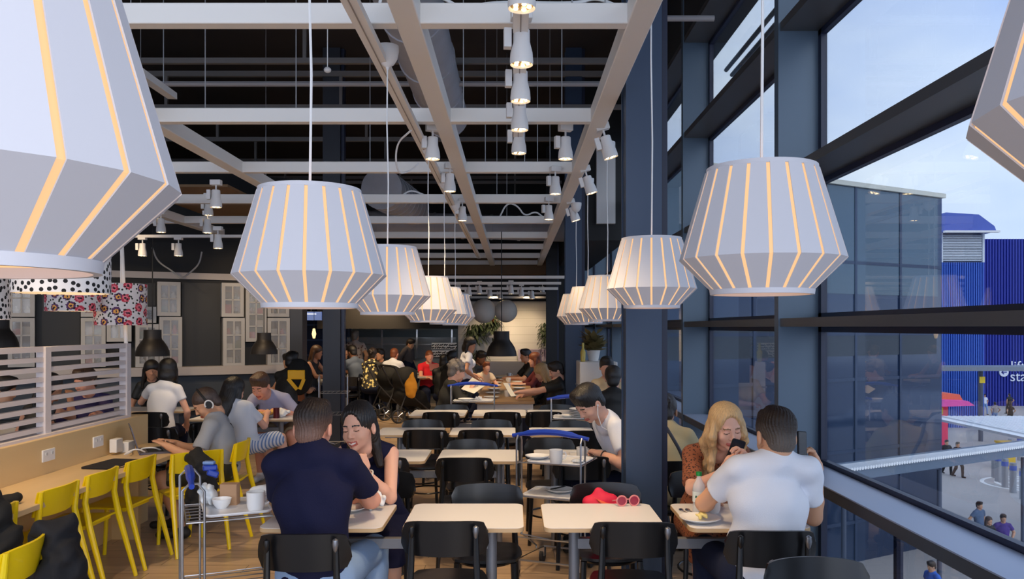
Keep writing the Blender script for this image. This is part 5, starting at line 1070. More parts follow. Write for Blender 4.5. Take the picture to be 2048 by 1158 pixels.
# barcode-like sign and price label on back wall
t = thing('wall_poster', 'pale lilac poster with dark upright strokes on the back wall', 'poster', P(1068, 720, 19.2)); MB().b2((-.38, -.02, -.30), (.30, 0, .26)).build('sheet', M('poster_lilac', (186, 174, 196), .7), t); m = MB(); rs = random.Random(2)
for i in range(26): x = -.34+i*.024; m.b2((x, -.026, .12-.1*rs.random()), (x+.010, -.02, .24))
m.build('strokes', M('poster_ink', (86, 70, 96), .7), t)
t = thing('wall_shelf', 'low white shelf boards under the poster by the back wall', 'shelf', P(1005, 765, 18.9)); MB().b2((-.5, -.15, 0), (1.2, .2, .5)).build('body', M('shelf_grey', (150, 146, 150), .6), t)
# patterned box stacks
for k, (py, w_) in enumerate(((693, 46), (708, 44))):
    t = thing('patterned_board', 'black and white patterned panel in the kitchen area, %s one' % ('upper', 'lower')[k], 'panel', P(888, py, 17.4)); W = w_*18.8/1600
    MB().b2((-W/2, 0, -.06), (W/2, .05, .08)).build('board', M('board_cream', (236, 228, 214), .6), t); m = MB(); rs = random.Random(k)
    for i in range(11):
        for j in range(2):
            x = -W/2+.03+i*W/11; z = -.045+j*.06; a = rs.random()*pi; m.tube([(x, -.004, z), (x+.03*cos(a), -.004, z+.02), (x+.03, -.004, z+.04*sin(a))], .011, 4)
    m.build('pattern', BLACK, t)
# kitchen counter at the back
SS = M('stainless', (120, 128, 130), .3, metal=.6)
t = thing('serving_counter', 'stainless serving counter with glass screens at the back', 'counter', (-3.4, 20.6, 0)); MB().b2((-.9, 0, 0), (1.9, .8, .95)).build('body', SS, t); MB().b2((-.9, .05, 1.30), (1.9, .4, 1.33)).build('glass_shelf', CHROME, t); MB().b2((-.9, -.01, .95), (1.9, .01, 1.5)).build('sneeze_guard', CG, t)
m = MB(); [m.b2((x-.02, 0, .95), (x+.02, .04, 1.7)) for x in (-.8, 0, .9, 1.8)]; m.build('post', CHROME, t)
struct('trim_81', MB().b2((-6.0, 22.0, 0), (-1.4, 22.2, 2.2)), M('kitchen_wall', (128, 134, 132), .4, metal=.2), smooth=0)
t = thing('menu_board', 'dark menu band over the serving counter', 'sign board', (-3.0, 19.6, 1.72)); MB().b2((-1.2, 0, 0), (1.7, .12, .72)).build('board', M('board_brown', (34, 30, 28), .6), t); MB().b2((-1.3, 0, 0), (-1.2, .14, .45)).build('end', BLACK, t)
TAUPE = M('taupe_wall', (138, 124, 106), .6, var=.2, scale=3); t = thing('wall_panel', 'taupe lit panel with small dark lettering left of the menu band', 'panel', (-4.5, 19.7, 1.72)); MB().b2((-.35, 0, 0), (.25, .06, .7)).build('board', TAUPE, t)
def text(body, size, loc, mat, par=None, ext=.002, rx=pi/2, rz=0, name='lettering'):
    c_ = bpy.data.curves.new(name, 'FONT'); c_.body = body; c_.size = size; c_.extrude = ext; c_.offset = .0; o = bpy.data.objects.new(name, c_); COL.objects.link(o); c_.materials.append(mat); o.location = loc; o.rotation_euler = (rx, 0, rz)
    if par is not None: o.parent = par
    me = bpy.data.meshes.new_from_object(o); q = bpy.data.objects.new(name, me); COL.objects.link(q); q.parent = par; q.location = loc; q.rotation_euler = (rx, 0, rz); bpy.data.objects.remove(o); return q
t = thing('menu_screen', 'small blue menu screen hanging between the dark columns', 'screen', P(622, 632, 15)); MB().b2((-.20, 0, -.08), (.20, .04, .08)).build('panel', glow_mat('screen_blue', (60, 84, 140), .6), t); MB().b2((-.16, -.004, .03), (.10, 0, .045)).build('headline', glow_mat('screen_white', (180, 200, 240), .8), t)
MB().tube([(0, .02, .08), (0, .02, 1.2)], .01, 6).build('hanger', BLACK, t)
t = thing('shop_shelf', 'dark blue lit shelving seen between the dark columns', 'shelving', (-5.0, 21.2, 0)); MB().b2((-1.2, 0, 0), (.6, .4, 1.95)).build('case', M('shelf_blue', (44, 62, 100), .5), t); m = MB(); [m.b2((-1.15, -.02, z), (.55, .0, z+.04)) for z in (.6, 1.0, 1.4, 1.8)]; m.build('shelf_edge', M('shelf_edge_blue', (84, 110, 160), .4), t)
t = thing('lantern', 'small glowing lantern hanging between the dark columns', 'lantern', P(628, 668, 14.6)); MB().lathe([(.02, -.08), (.04, 0), (.02, .10)], n=12).build('body', glow_mat('lantern_glow', (255, 214, 150), 1.6), t); MB().tube([(0, 0, .1), (0, 0, .9)], .005, 5).build('cord', BLACK, t)
# dark partition left of walkway
t = thing('partition', 'dark partition post at the end of the display wall', 'partition', (-3.68, 13.0, 0)); MB().b2((0, 0, 0), (.24, .3, 3.2)).build('post', M('column_charcoal', (40, 44, 54), .45), t)
# background tables, chairs (grey shell)
def bgtable(x, y, label, w_=1.2, d_=.7): 
    t = thing('dining_table', label, 'table', (x, y, 0), 0, 'tables at the back of the hall'); MB().prism(rrect(w_, d_, .05), .72, .75).build('tabletop', M('table_greyish', (170, 166, 160), .4), t)
    for s in (-1, 1): MB().cyl((s*w_*.35, 0, 0), (s*w_*.35, 0, .72), .03, n=10).build('leg', STEELG, t)
for i, (x, y, d_) in enumerate(((-4.1, 15.2, 'behind the dark column, near the woman with long hair'), (-3.0, 16.3, 'with the man in grey-blue'), (-2.0, 16.6, 'behind the woman in the floral top'), (-1.6, 18.0, 'of the man in red'), (-2.7, 18.3, 'in front of the serving counter'))): bgtable(x, y, 'table at the back '+d_)
for i, (x, y, r_, d_) in enumerate(((-3.15, 15.4, .2, 'left'), (-2.9, 17.6, 3.1, 'middle'), (-1.2, 17.2, .1, 'right'), (-3.9, 14.5, .3, 'by the column'), (-2.45, 17.3, 3.0, 'by the counter'))): dup(CH, (x, y, 0), r_, 'dark chair at the back tables, %s one' % d_, 'dark chairs at the back')
for i, (x, y, r_, d_) in enumerate(((-3.05, 8.15, .15, 'under the girl in the white top'), (-3.35, 7.75, -.2, 'behind the laptop'), (-4.2, 8.0, 0, 'seen past the slatted screen end'), (-4.08, 9.12, 0, 'of the woman in white under the bell lamp'), (-2.85, 9.7, pi, 'under the man in lavender'), (-2.9, 11.6, 2.9, 'with the yellow strapped backpack'))): dup(CH, (x, y, 0), r_, 'black chair '+d_, 'black chairs on the left side')
# strollers
FB = M('stroller_black', (16, 16, 18), .8)
def stroller(loc, rz, label):
    t = thing('stroller', label, 'stroller', loc, rz, 'black strollers parked at the back')
    V, Q = sdf([E((0, .05, .78), (.25, .26, .24), k=.03), E((0, -.25, .70), (.27, .30, .22), k=0.05, op='s'), C((0, .1, .5), (0, -.2, .42), .20, .16, k=.06), C((0, -.2, .42), (0, -.38, .25), .13, .09, k=.05)], .018, folds(.004, 15)); link_mesh('canopy_seat', npmesh('canopy_seat', V, Q), FB, t)
    m = MB()
    for s in (-1, 1): m.tube([(s*.26, .42, 1.02), (s*.25, .25, .7), (s*.24, -.05, .4), (s*.22, -.42, .12)], .014, 7); m.tube([(s*.25, .15, .6), (s*.27, .35, .15)], .014, 7)
    m.build('frame', M('stroller_frame', (60, 60, 64), .4, metal=.5), t); MB().tube([(-.26, .42, 1.02), (-.2, .47, 1.05), (.2, .47, 1.05), (.26, .42, 1.02)], .018, 8).build('handle', FB, t)
    for s in (-1, 1):
        for y, r in ((.35, .13), (-.42, .09)):
            w1 = MB().tube([(s*.27, y+r*cos(a), r+r*.9*sin(a)) for a in [2*pi*i/20 for i in range(20)]], .018, 7, closed=True).build('wheel', M('rubber', (40, 40, 44), .6), t)
            m = MB(); [m.tube([(s*.27, y, r), (s*.27, y+r*.9*cos(a), r+r*.9*sin(a))], .008, 5) for a in [2*pi*i/5 for i in range(5)]]; m.build('spokes', CHROME, w1)
stroller((-1.98, 15.0, 0), 2.2, 'front black stroller with the mustard bag hanging on it'); stroller((-2.35, 15.5, 0), 1.4, 'second black stroller left of the mustard bag')
cloth('bag', [E(Pv(822, 775, 14.5), (.12, .06, .20), k=.03), C(Pv(822, 758, 14.5), Pv(826, 745, 14.5), .05, .02, k=.03)], M('mustard', (206, 140, 36), .8), 'mustard cloth bag hanging on the stroller', 'bag', .014, .006, 20)
# yellow strapped backpack
t = thing('backpack', 'black backpack with bright yellow flap on a chair behind the couple', 'backpack', P(594, 772, 11.2)); YB = M('bag_yellow', (250, 190, 20), .5)
V, Q = sdf([E((0, .1, .12), (.19, .12, .26), k=.03)], .015); link_mesh('body', npmesh('body', V, Q), FABK, t); m = MB(); m.box((0, -.035, .16), (.24, .03, .13)); m.build('flap', YB, t, bevel=.01)
m = MB(); m.box((-.05, -.045, .03), (.05, .02, .20), ry=-.7); m.box((.08, -.045, .03), (.05, .02, .16), ry=.4); m.build('strap', YB, t, bevel=.005)
# ------------------------------------------------------------ outside the windows
GZ = -5.5
PAVE = M('paving', (172, 166, 162), .7, var=.08, scale=.6)
struct('ground', MB().b2((2.3, -20, GZ-.2), (160, 160, GZ)), PAVE, smooth=0)
struct('wall_outer', MB().b2((2.06, -3, GZ), (2.12, 24.5, -.02)), NAVYD, smooth=0)
bd = thing('glass_building', 'dark blue glass wing of the building with a pale roof edge', 'building', (3.0, 20.5, GZ)); e1 = v3((14.3, 26.8, 0))-v3((3.0, 20.5, 0)); rz_ = math.atan2(e1[1], e1[0]); bd.rotation_euler = (0, 0, rz_); BL = np.linalg.norm(e1); HT = 6.08-GZ
DG = M('tinted_glass', (44, 62, 92), .08, spec=1.0, var=.12, scale=.35); b_ = DG.node_tree.nodes['Principled BSDF']; b_.inputs['Metallic'].default_value = .25
MB().b2((0, 0, 0), (BL, 8, HT)).build('glass_facade', DG, bd, smooth=0)
m = MB()
for z in (1.2, 3.4, 5.6, 7.0, 9.2): m.b2((0, -.03, z), (BL, 0, z+.10))
for i in range(1, 6): m.b2((BL*i/6-.05, -.04, 0), (BL*i/6+.05, 0, HT))
m.build('mullions', M('facade_mullion', (44, 60, 88), .4), bd, smooth=0)
MB().b2((-.05, -.12, HT), (BL+.1, 8.1, HT+.14)).build('roof_edge', M('roof_edge', (206, 204, 190), .6), bd, smooth=0); MB().b2((BL, 0, 0), (BL+.05, 8, HT)).build('side_wall', M('facade_side', (40, 58, 110), .5), bd, smooth=0)
MB().b2((0, -.018, HT-3.3), (BL*.985, -.006, HT-.02)).build('upper_glazing', M('tinted_glass_teal', (66, 90, 106), .08, spec=1.0, var=.1, scale=.4), bd, smooth=0); MB().b2((0, -.02, HT-5.2), (BL*.98, -.01, HT-4.4)).build('band', M('facade_band', (52, 60, 70), .4), bd, smooth=0)
def opx(px, Z): return (px-CX)*Z/FX
def oz(py, Z): return EYE-(py-HY)*Z/FX
def ribbed(name, x0, x1, z0, z1, Z, col, par, dep=8, n=24):
    m = MB(); m.b2((x0, Z, z0), (x1, Z+dep, z1)); w_ = (x1-x0)/n
    for i in range(n): m.b2((x0+i*w_, Z-.12, z0), (x0+i*w_+w_*.5, Z, z1))
    return m.build(name, M('cladding_%d' % col[2], col, .6), par, smooth=0)
bb = thing('blue_building', 'mid-blue ribbed building block with louvres and a blue roof', 'building', (0, 0, 0)); Z = 58
ribbed('ribbed_wall', opx(1860, Z), opx(1968, Z), GZ, oz(525, Z), Z, (52, 96, 190), bb)
m = MB(); m.b2((opx(1880, Z), Z+.2, oz(525, Z)), (opx(1966, Z), Z+7, oz(466, Z))); m.build('louvre_box', M('louvre_grey', (140, 146, 156), .6), bb, smooth=0)
m = MB()
for i in range(16): z = oz(522, Z)+i*(oz(470, Z)-oz(522, Z))/16; m.b2((opx(1884, Z), Z-.1, z), (opx(1962, Z), Z+.2, z+.07))
m.b2((opx(1880, Z), Z-.15, oz(525, Z)), (opx(1884, Z), Z+.2, oz(466, Z))); m.b2((opx(1963, Z), Z-.15, oz(525, Z)), (opx(1967, Z), Z+.2, oz(466, Z))); m.build('louvre', M('louvre_white', (206, 212, 220), .5), bb, smooth=0)
m = MB(); a = [(opx(1876, Z), oz(466, Z)), (opx(1980, Z), oz(466, Z)), (opx(1976, Z), oz(455, Z)), (opx(1945, Z), oz(432, Z)), (opx(1880, Z), oz(428, Z))]; m.prism(a, Z-.8, Z+8, ax='y'); m.build('roof', M('roof_blue', (70, 92, 178), .5), bb, smooth=0)
MB().b2((opx(1876, Z), Z-1.0, oz(468, Z)), (opx(1984, Z), Z-.7, oz(464, Z))).build('gutter', WHITE, bb, smooth=0)
b2_ = thing('blue_building', 'deep blue ribbed building with white lettering at the right', 'building', (0, 0, 0)); Z = 74
m = ribbed('ribbed_wall', opx(1955, Z), opx(2300, Z), GZ, oz(478, Z), Z, (20, 40, 150), b2_, n=60)
WL = M('sign_white', (226, 230, 240), .6)
zc = oz(744, Z); xc = opx(2005, Z); m = MB(); m.cyl((xc, Z-.25, zc), (xc, Z-.13, zc), .42, n=28); sg = m.build('arrow_disc', WL, b2_); m = MB(); m.box((xc, Z-.27, zc), (.48, .02, .08)); m.box((xc-.13, Z-.27, zc+.09), (.28, .02, .08), ry=-.75); m.box((xc-.13, Z-.27, zc-.09), (.28, .02, .08), ry=.75); m.build('arrow', M('sign_blue', (24, 44, 140), .6), sg)
text('lift', 1.35, (opx(2018, Z), Z-.2, oz(742, Z)), WL, b2_, .02); text('stairs', 1.35, (opx(2017, Z), Z-.2, oz(762, Z)), WL, b2_, .02)
t = thing('walkway_canopy', 'long thin grey walkway canopy crossing before the blue buildings', 'canopy', (0, 0, 0)); Z = 50; MB().b2((opx(1862, Z), Z, oz(742, Z)), (opx(2300, Z), Z+2.5, oz(734, Z))).build('roof', M('canopy_grey', (120, 128, 140), .5), t, smooth=0)
for px in (1896, 1980): MB().cyl((opx(px, Z), Z+1, GZ), (opx(px, Z), Z+1, oz(740, Z)), .14, n=10).build('post', M('canopy_post', (70, 80, 100), .5), t)
x_ = opx(1980, Z); MB().b2((x_-.17, Z+.8, oz(768, Z)), (x_+.17, Z+.85, oz(755, Z))).build('yellow_notice', YEL, t)
t = thing('market_stall', 'small market stall with orange and pink awnings', 'stall', (0, 0, 0)); Z = 46
MB().b2((opx(1862, Z), Z, GZ), (opx(1896, Z), Z+2, oz(797, Z))).build('body', M('stall_pink', (226, 40, 90), .6), t); m = MB(); m.prism([(opx(1860, Z), oz(797, Z)), (opx(1906, Z), oz(797, Z)), (opx(1900, Z), oz(786, Z)), (opx(1860, Z), oz(783, Z))], Z-1, Z+2, ax='y'); m.build('orange_awning', M('stall_orange', (232, 110, 80), .6), t, smooth=0)
m = MB(); m.prism([(opx(1856, Z), oz(808, Z)), (opx(1918, Z), oz(806, Z)), (opx(1905, Z), oz(797, Z)), (opx(1860, Z), oz(795, Z))], Z-1.6, Z-.6, ax='y'); m.build('pink_awning', M('stall_magenta', (236, 90, 170), .6), t, smooth=0); MB().b2((opx(1864, Z), Z-.1, oz(828, Z)), (opx(1884, Z), Z, oz(815, Z))).build('yellow_panel', M('stall_yellow', (220, 214, 40), .6), t)
ROOFW = M('roof_sheet', (244, 246, 248), .5)
struct_t = thing('roof_canopy', 'wide white corrugated roof over the plaza', 'canopy', (0, 0, -1.5)); m = MB(); Zb, Zf = 23.5, 29.2
def cx_(px, Z): return opx(px, Z)
n = 70
for i in range(n):
    a = i/n; x0 = 15.6+a*14; m.b2((x0, Zb, -.06), (x0+.2*.55, Zf, .03)); 
m.b2((15.2, Zb, -.10), (30, Zf, -.02)); m.build('sheet', ROOFW, struct_t, smooth=0); MB().b2((15.2, Zb-.05, -.30), (30, Zb+.1, -.06)).build('fascia', M('fascia_brown', (110, 90, 84), .6), struct_t, smooth=0)
ev = thing('roof_eave', 'nearer narrow canopy with scalloped white edge crossing the lower window', 'canopy', (7.0, 18.4, -1.6), math.atan2(4.0, 7.0)); m = MB(); EL = 11
m.b2((0, 0, -.04), (EL, .5, .0))
for i in range(110): m.cyl((i*.1+.05, -.02, -.02), (i*.1+.05, .5, .0), .045, n=6)
m.build('sheet', ROOFW, ev, smooth=0); MB().b2((0, .05, -.30), (EL, .35, -.06)).build('beam', M('eave_grey', (104, 120, 140), .5), ev, smooth=0); MB().b2((0, .05, .12), (EL, .09, .15)).build('cable_tray', M('eave_grey', (104, 120, 140), .5), ev, smooth=0)
for x in (1.2, 5.0, 9.0): MB().cyl((x, .25, -.4), (x, .25, GZ+1.6), .06, n=10).build('post', M('canopy_post', (70, 80, 100), .5), ev)
def bollard(px, py, label, hgt=1.3):
    Z = (EYE-GZ)*1600/(py-HY); t = thing('bollard', label, 'bollard', (opx(px, Z), Z, GZ), 0, 'grey bollards on the plaza'); MB().cyl((0, 0, 0), (0, 0, hgt), .14, n=16).build('post', M('bollard_grey', (150, 154, 160), .4, metal=.3), t); MB().cyl((0, 0, hgt-.32), (0, 0, hgt-.12), .146, n=16).build('band', M('bollard_blue', (70, 100, 180), .5), t)
for i, (px, py) in enumerate(((1989, 955), (1996, 963), (2010, 975), (2026, 985), (2046, 998), (2006, 940), (2022, 926), (2040, 921))): bollard(px, py, 'grey bollard with blue band on the plaza, %s one' % ('leftmost', 'second from the left', 'third from the left', 'fourth from the left', 'rightmost near', 'back left', 'back middle', 'back right')[i])
m = MB(); 
for r in (.9, 1.5, 2.1): m.tube([(r*cos(a), r*.9*sin(a), 0) for a in [2*pi*i/48 for i in range(48)]], .09, 6, closed=True)
o = m.build('paving_rings', M('paving_white', (226, 224, 220), .7)); Z = 37; o.location = (opx(2066, Z), Z, GZ+.0); o.scale = (1, 1, .12); tagm(o, 'pale rings set in the plaza paving', 'paving pattern')
t = thing('litter_bin', 'yellow bin between the bollards', 'bin', (opx(2018, 41), 41, GZ)); MB().b2((-.35, 0, 0), (.35, .6, 1.3)).build('body', M('bin_yellow', (216, 176, 40), .6), t, bevel=.03); MB().b2((-.38, -.03, 1.3), (.38, .63, 1.38)).build('lid', M('bin_lid', (190, 150, 40), .6), t)
t = thing('outer_bars', 'dark metal bars just outside the low window', 'railing', (2.45, 2.5, -1.0));  # dark upright bars under one long bar, outside the lower panes
m = MB(); m.tube([(0, 0, 1.5), (0, 6.5, 1.5)], .025, 8); m.build('top_rail', NAVYD, t)
for i in range(6): MB().tube([(0, i*1.3, 0), (0, i*1.3, 1.5)], .03, 8).build('post', NAVYD, t)
t = thing('sunshade_rods', 'three grey parallel rods outside the upper window', 'rods', (2.2, 5.4, 4.37))
for i in range(3): MB().tube([(i*.06, 0, .05-.05*i), (i*.06, 2.9, .05-.05*i)], .022, 8).build('rod', STEELG, t)
# ------------------------------------------------------------ people
def cl(nm, c, r=.85, **k): return M('cloth_'+nm, c, r, bump=.15, bscale=220, spec=.2, **k)
FAIR = ('fair', (224, 172, 148)); TAN_ = ('tan', (196, 142, 112)); OL = ('olive', (206, 156, 124)); ROSE = ('rose', (222, 158, 132)); DRK = ('brown', (122, 82, 62))
FLORAL = M('floral_blouse', (60, 52, 40), .85, var=.2); 
def speckle(nm, base, sp_, scale=60, thr=.32):
    m = M(nm, base, .85); t = m.node_tree; b = t.nodes['Principled BSDF']; tcn = t.nodes.new('ShaderNodeTexCoord'); vo = t.nodes.new('ShaderNodeTexVoronoi'); vo.inputs['Scale'].default_value = scale; r = ramp(t, [(0, sp_), (thr, base)], True)
    t.links.new(tcn.outputs['Object'], vo.inputs['Vector']); t.links.new(vo.outputs['Distance'], r.inputs[0]); t.links.new(r.outputs[0], b.inputs['Base Color']); return m
RUST = speckle('rust_print', (146, 84, 54), (66, 36, 26), 62, .34); FLOW = speckle('floral_print', (52, 48, 44), (226, 210, 140), 16, .36); PLAID = speckle('plaid_print', (196, 182, 176), (120, 90, 90), 14, .3)
def stripe(nm, a, b_, sc_):
    m = M(nm, a, .85); t = m.node_tree; b = t.nodes['Principled BSDF']; tcn = t.nodes.new('ShaderNodeTexCoord'); wv = t.nodes.new('ShaderNodeTexWave'); wv.bands_direction = 'X'; wv.inputs['Scale'].default_value = sc_; r = ramp(t, [(0, a), (.62, b_)], True)
    t.links.new(tcn.outputs['Object'], wv.inputs['Vector']); t.links.new(wv.outputs['Fac'], r.inputs[0]); t.links.new(r.outputs[0], b.inputs['Base Color']); return m
STRIPE = stripe('blue_stripe', (220, 224, 232), (110, 140, 190), 14)
JEANS = cl('light_jeans', (134, 160, 196)); NAVYC = cl('navy', (22, 24, 52)); WHT = cl('white', (226, 228, 236)); NAVYJ = cl('dark_jeans', (28, 34, 56))
def pt(px, py, Z): return P(px, py, Z)
# man in navy
person('man in a navy T-shirt seen from behind at the front left table', (-.965, 3.90, .56), pt(627, 855, 4.02), nbf=.85, look=(.10, 1, -.22), fwd=(.05, 1, 0), sc=1.09, hs=1.10, hair=('fade2', 'dark'), skin=ROSE,
       hl=(-1.02, 4.36, .80), hr=(-.83, 4.42, .80), pl=(-1, -.3, -1), pr=(1, -.3, -1), fl=(-1.10, 4.32, .09), fr=(-.72, 4.30, .09), top=dict(mat=NAVYC, sleeve=.72, hem=-.10, fold=.0042), bottom=dict(mat=JEANS), shoes=(220, 220, 220), det=2, hst=('relax', 'relax'), down=True)
# smiling woman
sw_o, SWI = person('smiling woman with long black hair in a sleeveless navy dress, chin on hand', (-.83, 5.03, .54), pt(717, 855, 4.52), nbf=.81, look=(-.30, -1, -.08), fwd=(-.10, -1, 0), sc=.97, hs=1.08, fem=True, hair=('updo', 'black'), skin=FAIR, smile=True, down=True,
       hr=(-1.05, 4.50, .80), hl=pt(728, 943, 4.40), pl=(.5, .2, -1), pr=(-1, 0, -1), fl=(-.68, 4.62, .09), fr=(-.86, 4.66, .09), top=dict(mat=NAVYC, sleeve=0, neck='tank', hem=-.08, name='dress_top'), bottom=dict(mat=NAVYC, type='skirt'), det=2, hst=('fist', 'relax'), hn=((-.2, .25, .4), (0, 0, -1)), hd=((-.25, -.05, 1), None), headup=(-.10, 0, 1))
# blonde woman with phone
bw_o, BWI = person('blonde woman in a rust patterned blouse looking at her phone', (1.20, 5.05, .55), pt(1452, 852, 4.60), look=(.16, -1, -.34), fwd=(.08, -1, 0), sc=1.02, hs=1.06, fem=True, hair=('wavy', 'blond'), skin=FAIR, down=True,
       hr=pt(1447, 945, 4.34), hl=pt(1492, 932, 4.30), pl=(.7, 0, -1), pr=(-.7, 0, -1), fl=(1.32, 4.65, .09), fr=(1.08, 4.65, .09), top=dict(mat=RUST, sleeve=.85, neck='v', hem=-.10, name='blouse'), bottom=dict(mat=RUST, type='skirt'), det=2, hst=('phone', 'phone'), hn=((-.5, -.2, .1), (.6, -.35, .3)), hd=((-.25, -.25, 1), (.25, -.2, 1)), headup=(-.08, 0, 1))
# man in white on the phone
person('man in a white T-shirt seen from behind, holding a phone to his ear', (1.20, 3.93, .56), pt(1551, 872, 3.98), nbf=.86, look=(-.12, 1, -.30), fwd=(-.02, 1, 0), sc=1.06, hs=1.12, hair=('fade2', 'dark'), sides='salt', skin=OL,
       hl=(1.08, 4.38, .80), hr=pt(1634, 930, 4.06), pl=(-1, -.2, -.8), pr=(.30, .5, -1.0), fl=(1.05, 4.35, .09), fr=(1.40, 4.35, .09), top=dict(mat=WHT, sleeve=.62, hem=-.13, fold=.005), bottom=dict(mat=NAVYJ), det=2, hst=('relax', 'curl'), hn=((0, 0, -1), (-.95, -.1, -.3)), hd=(None, (-.42, -.1, 1)), headup=(.05, 0, 1))
# man with headphones
hm_o, HMI = person('man in a grey T-shirt and white headphones typing at the counter', (-2.50, 6.88, .56), pt(412, 806, 6.9), look=(-.75, -.35, -.62), fwd=(-1, -.1, 0), sc=1.06, hs=1.10, hair=('buzz', 'stubble'), skin=OL,
       hl=(-2.86, 6.62, .765), hr=(-2.88, 6.80, .765), pl=(.6, -.6, -1), pr=(.6, .8, -1), fl=(-2.75, 6.62, .09), fr=(-2.95, 6.95, .09), top=dict(mat=cl('heather_grey', (150, 154, 162)), sleeve=.68, hem=-.12, fold=.004), bottom=dict(mat=speckle('camo', (44, 44, 34), (92, 88, 66), 9, .4), type='shorts'), det=1, hst=('flat', 'flat'))
# young man bending with earbuds
eb_o, EBI = person('young man in white with white earbuds bending over the table by the column', (.94, 6.38, .57), pt(1178, 806, 6.0), look=(-.72, -.45, -.72), fwd=(-1, -.22, 0), sc=1.06, hs=1.12, hair=('short', 'black'), skin=FAIR,
       hl=pt(1200, 908, 5.98), hr=pt(1222, 889, 6.30), pl=(.5, -.8, -1), pr=(.4, .8, -.8), fl=(.58, 6.22, .09), fr=(.60, 6.52, .09), top=dict(mat=WHT, sleeve=.6, hem=-.10), bottom=dict(mat=NAVYJ), det=1, hst=('curl', 'relax'))
# woman in beige behind column
person('woman with a dark curly bun in a beige jacket, right of the steel column', (1.16, 5.90, .56), pt(1330, 822, 6.1), look=(.25, 1, -.3), fwd=(.1, 1, 0), sc=.98, hs=1.05, fem=True, hair=('bun', 'dark'), skin=TAN_, hr=(1.42, 6.22, .80), hl=(1.20, 6.22, .80), top=dict(mat=cl('beige', (196, 178, 138)), sleeve=1.9, hem=-.16, t=.022, name='jacket'), bottom=dict(mat=NAVYJ), det=1)
# couple in light shirts
person('girl with long dark hair in white top and striped shorts, seen from behind', (-2.80, 8.30, .56), pt(468, 782, 8.45), look=(.35, 1, -.35), fwd=(.25, 1, 0), sc=1.0, hs=1.15, fem=True, hair=('long', 'black'), skin=FAIR, top=dict(mat=cl('white_tee', (216, 220, 230)), sleeve=.6, hem=-.06), bottom=dict(mat=STRIPE, type='shorts'), fl=(-2.55, 8.60, .09), fr=(-2.45, 8.65, .14), shoes=(226, 226, 226), hr=(-2.70, 8.74, .80), hl=(-3.05, 8.74, .80), det=1)
person('man in a lavender T-shirt eating opposite the girl in white', (-2.75, 9.55, .57), pt(521, 772, 9.1), look=(-.2, -1, -.55), fwd=(0, -1, 0), sc=1.08, hs=1.18, hair=('short', 'brown'), skin=ROSE, hr=pt(512, 826, 9.0), hl=pt(565, 822, 9.05), pl=(1, 0, -1), pr=(-1, 0, -1), top=dict(mat=cl('lavender', (156, 158, 186)), sleeve=.65, hem=-.1), bottom=dict(mat=cl('khaki', (158, 140, 112)), type='shorts'), fl=(-2.45, 9.2, .09), fr=(-2.9, 9.15, .09), shoes=(220, 220, 220), det=1)
# two women under the bell lamp
person('woman with black hair facing forward under the left bell lamp', (-4.70, 10.42, .56), pt(303, 741, 10.25), look=(.55, -1, -.3), fwd=(.2, -1, 0), fem=True, hs=1.05, hair=('long', 'black'), skin=TAN_, hl=pt(318, 752, 10.0), top=dict(mat=BLACK, sleeve=.6), bottom=dict(mat=NAVYJ), det=0)
person('woman with a dark bob in a white top seen from behind under the bell lamp', (-4.06, 9.14, .58), pt(336, 741, 9.35), look=(-.3, 1, -.2), fwd=(-.1, 1, 0), fem=True, hs=1.1, hair=('bob', 'black'), skin=FAIR, hl=pt(300, 778, 9.6), top=dict(mat=WHT, sleeve=.5), bottom=dict(mat=NAVYJ), det=0)
# behind the slatted screen
person('man in a dark purple top eating behind the slatted screen', (-4.42, 8.45, .56), pt(170, 763, 8.15), look=(-.3, -1, -.3), fwd=(-.1, -1, 0), hs=1.1, hair=('short', 'brown'), skin=ROSE, hr=(-4.6, 7.9, .80), hl=pt(196, 828, 7.8), top=dict(mat=cl('purple', (62, 54, 92)), sleeve=1.8), bottom=dict(mat=NAVYJ), det=1)
person('bare-armed person with dark hair behind the slatted screen', (-4.2, 6.95, .56), pt(103, 775, 7.2), look=(.3, 1, -.2), fwd=(.2, 1, 0), fem=True, hs=1.05, hair=('pony', 'black'), skin=TAN_, hr=pt(140, 795, 7.5), top=dict(mat=BLACK, sleeve=0, neck='tank'), bottom=dict(mat=NAVYJ), det=0)
person('person in dark clothes behind the left end of the slatted screen', (-5.15, 7.0, .56), pt(6, 782, 7.1), look=(.8, .2, -.2), fwd=(1, 0, 0), hs=1.05, hair=('short', 'black'), skin=OL, top=dict(mat=cl('dark_grey', (50, 50, 56)), sleeve=.6), bottom=dict(mat=NAVYJ), det=0)
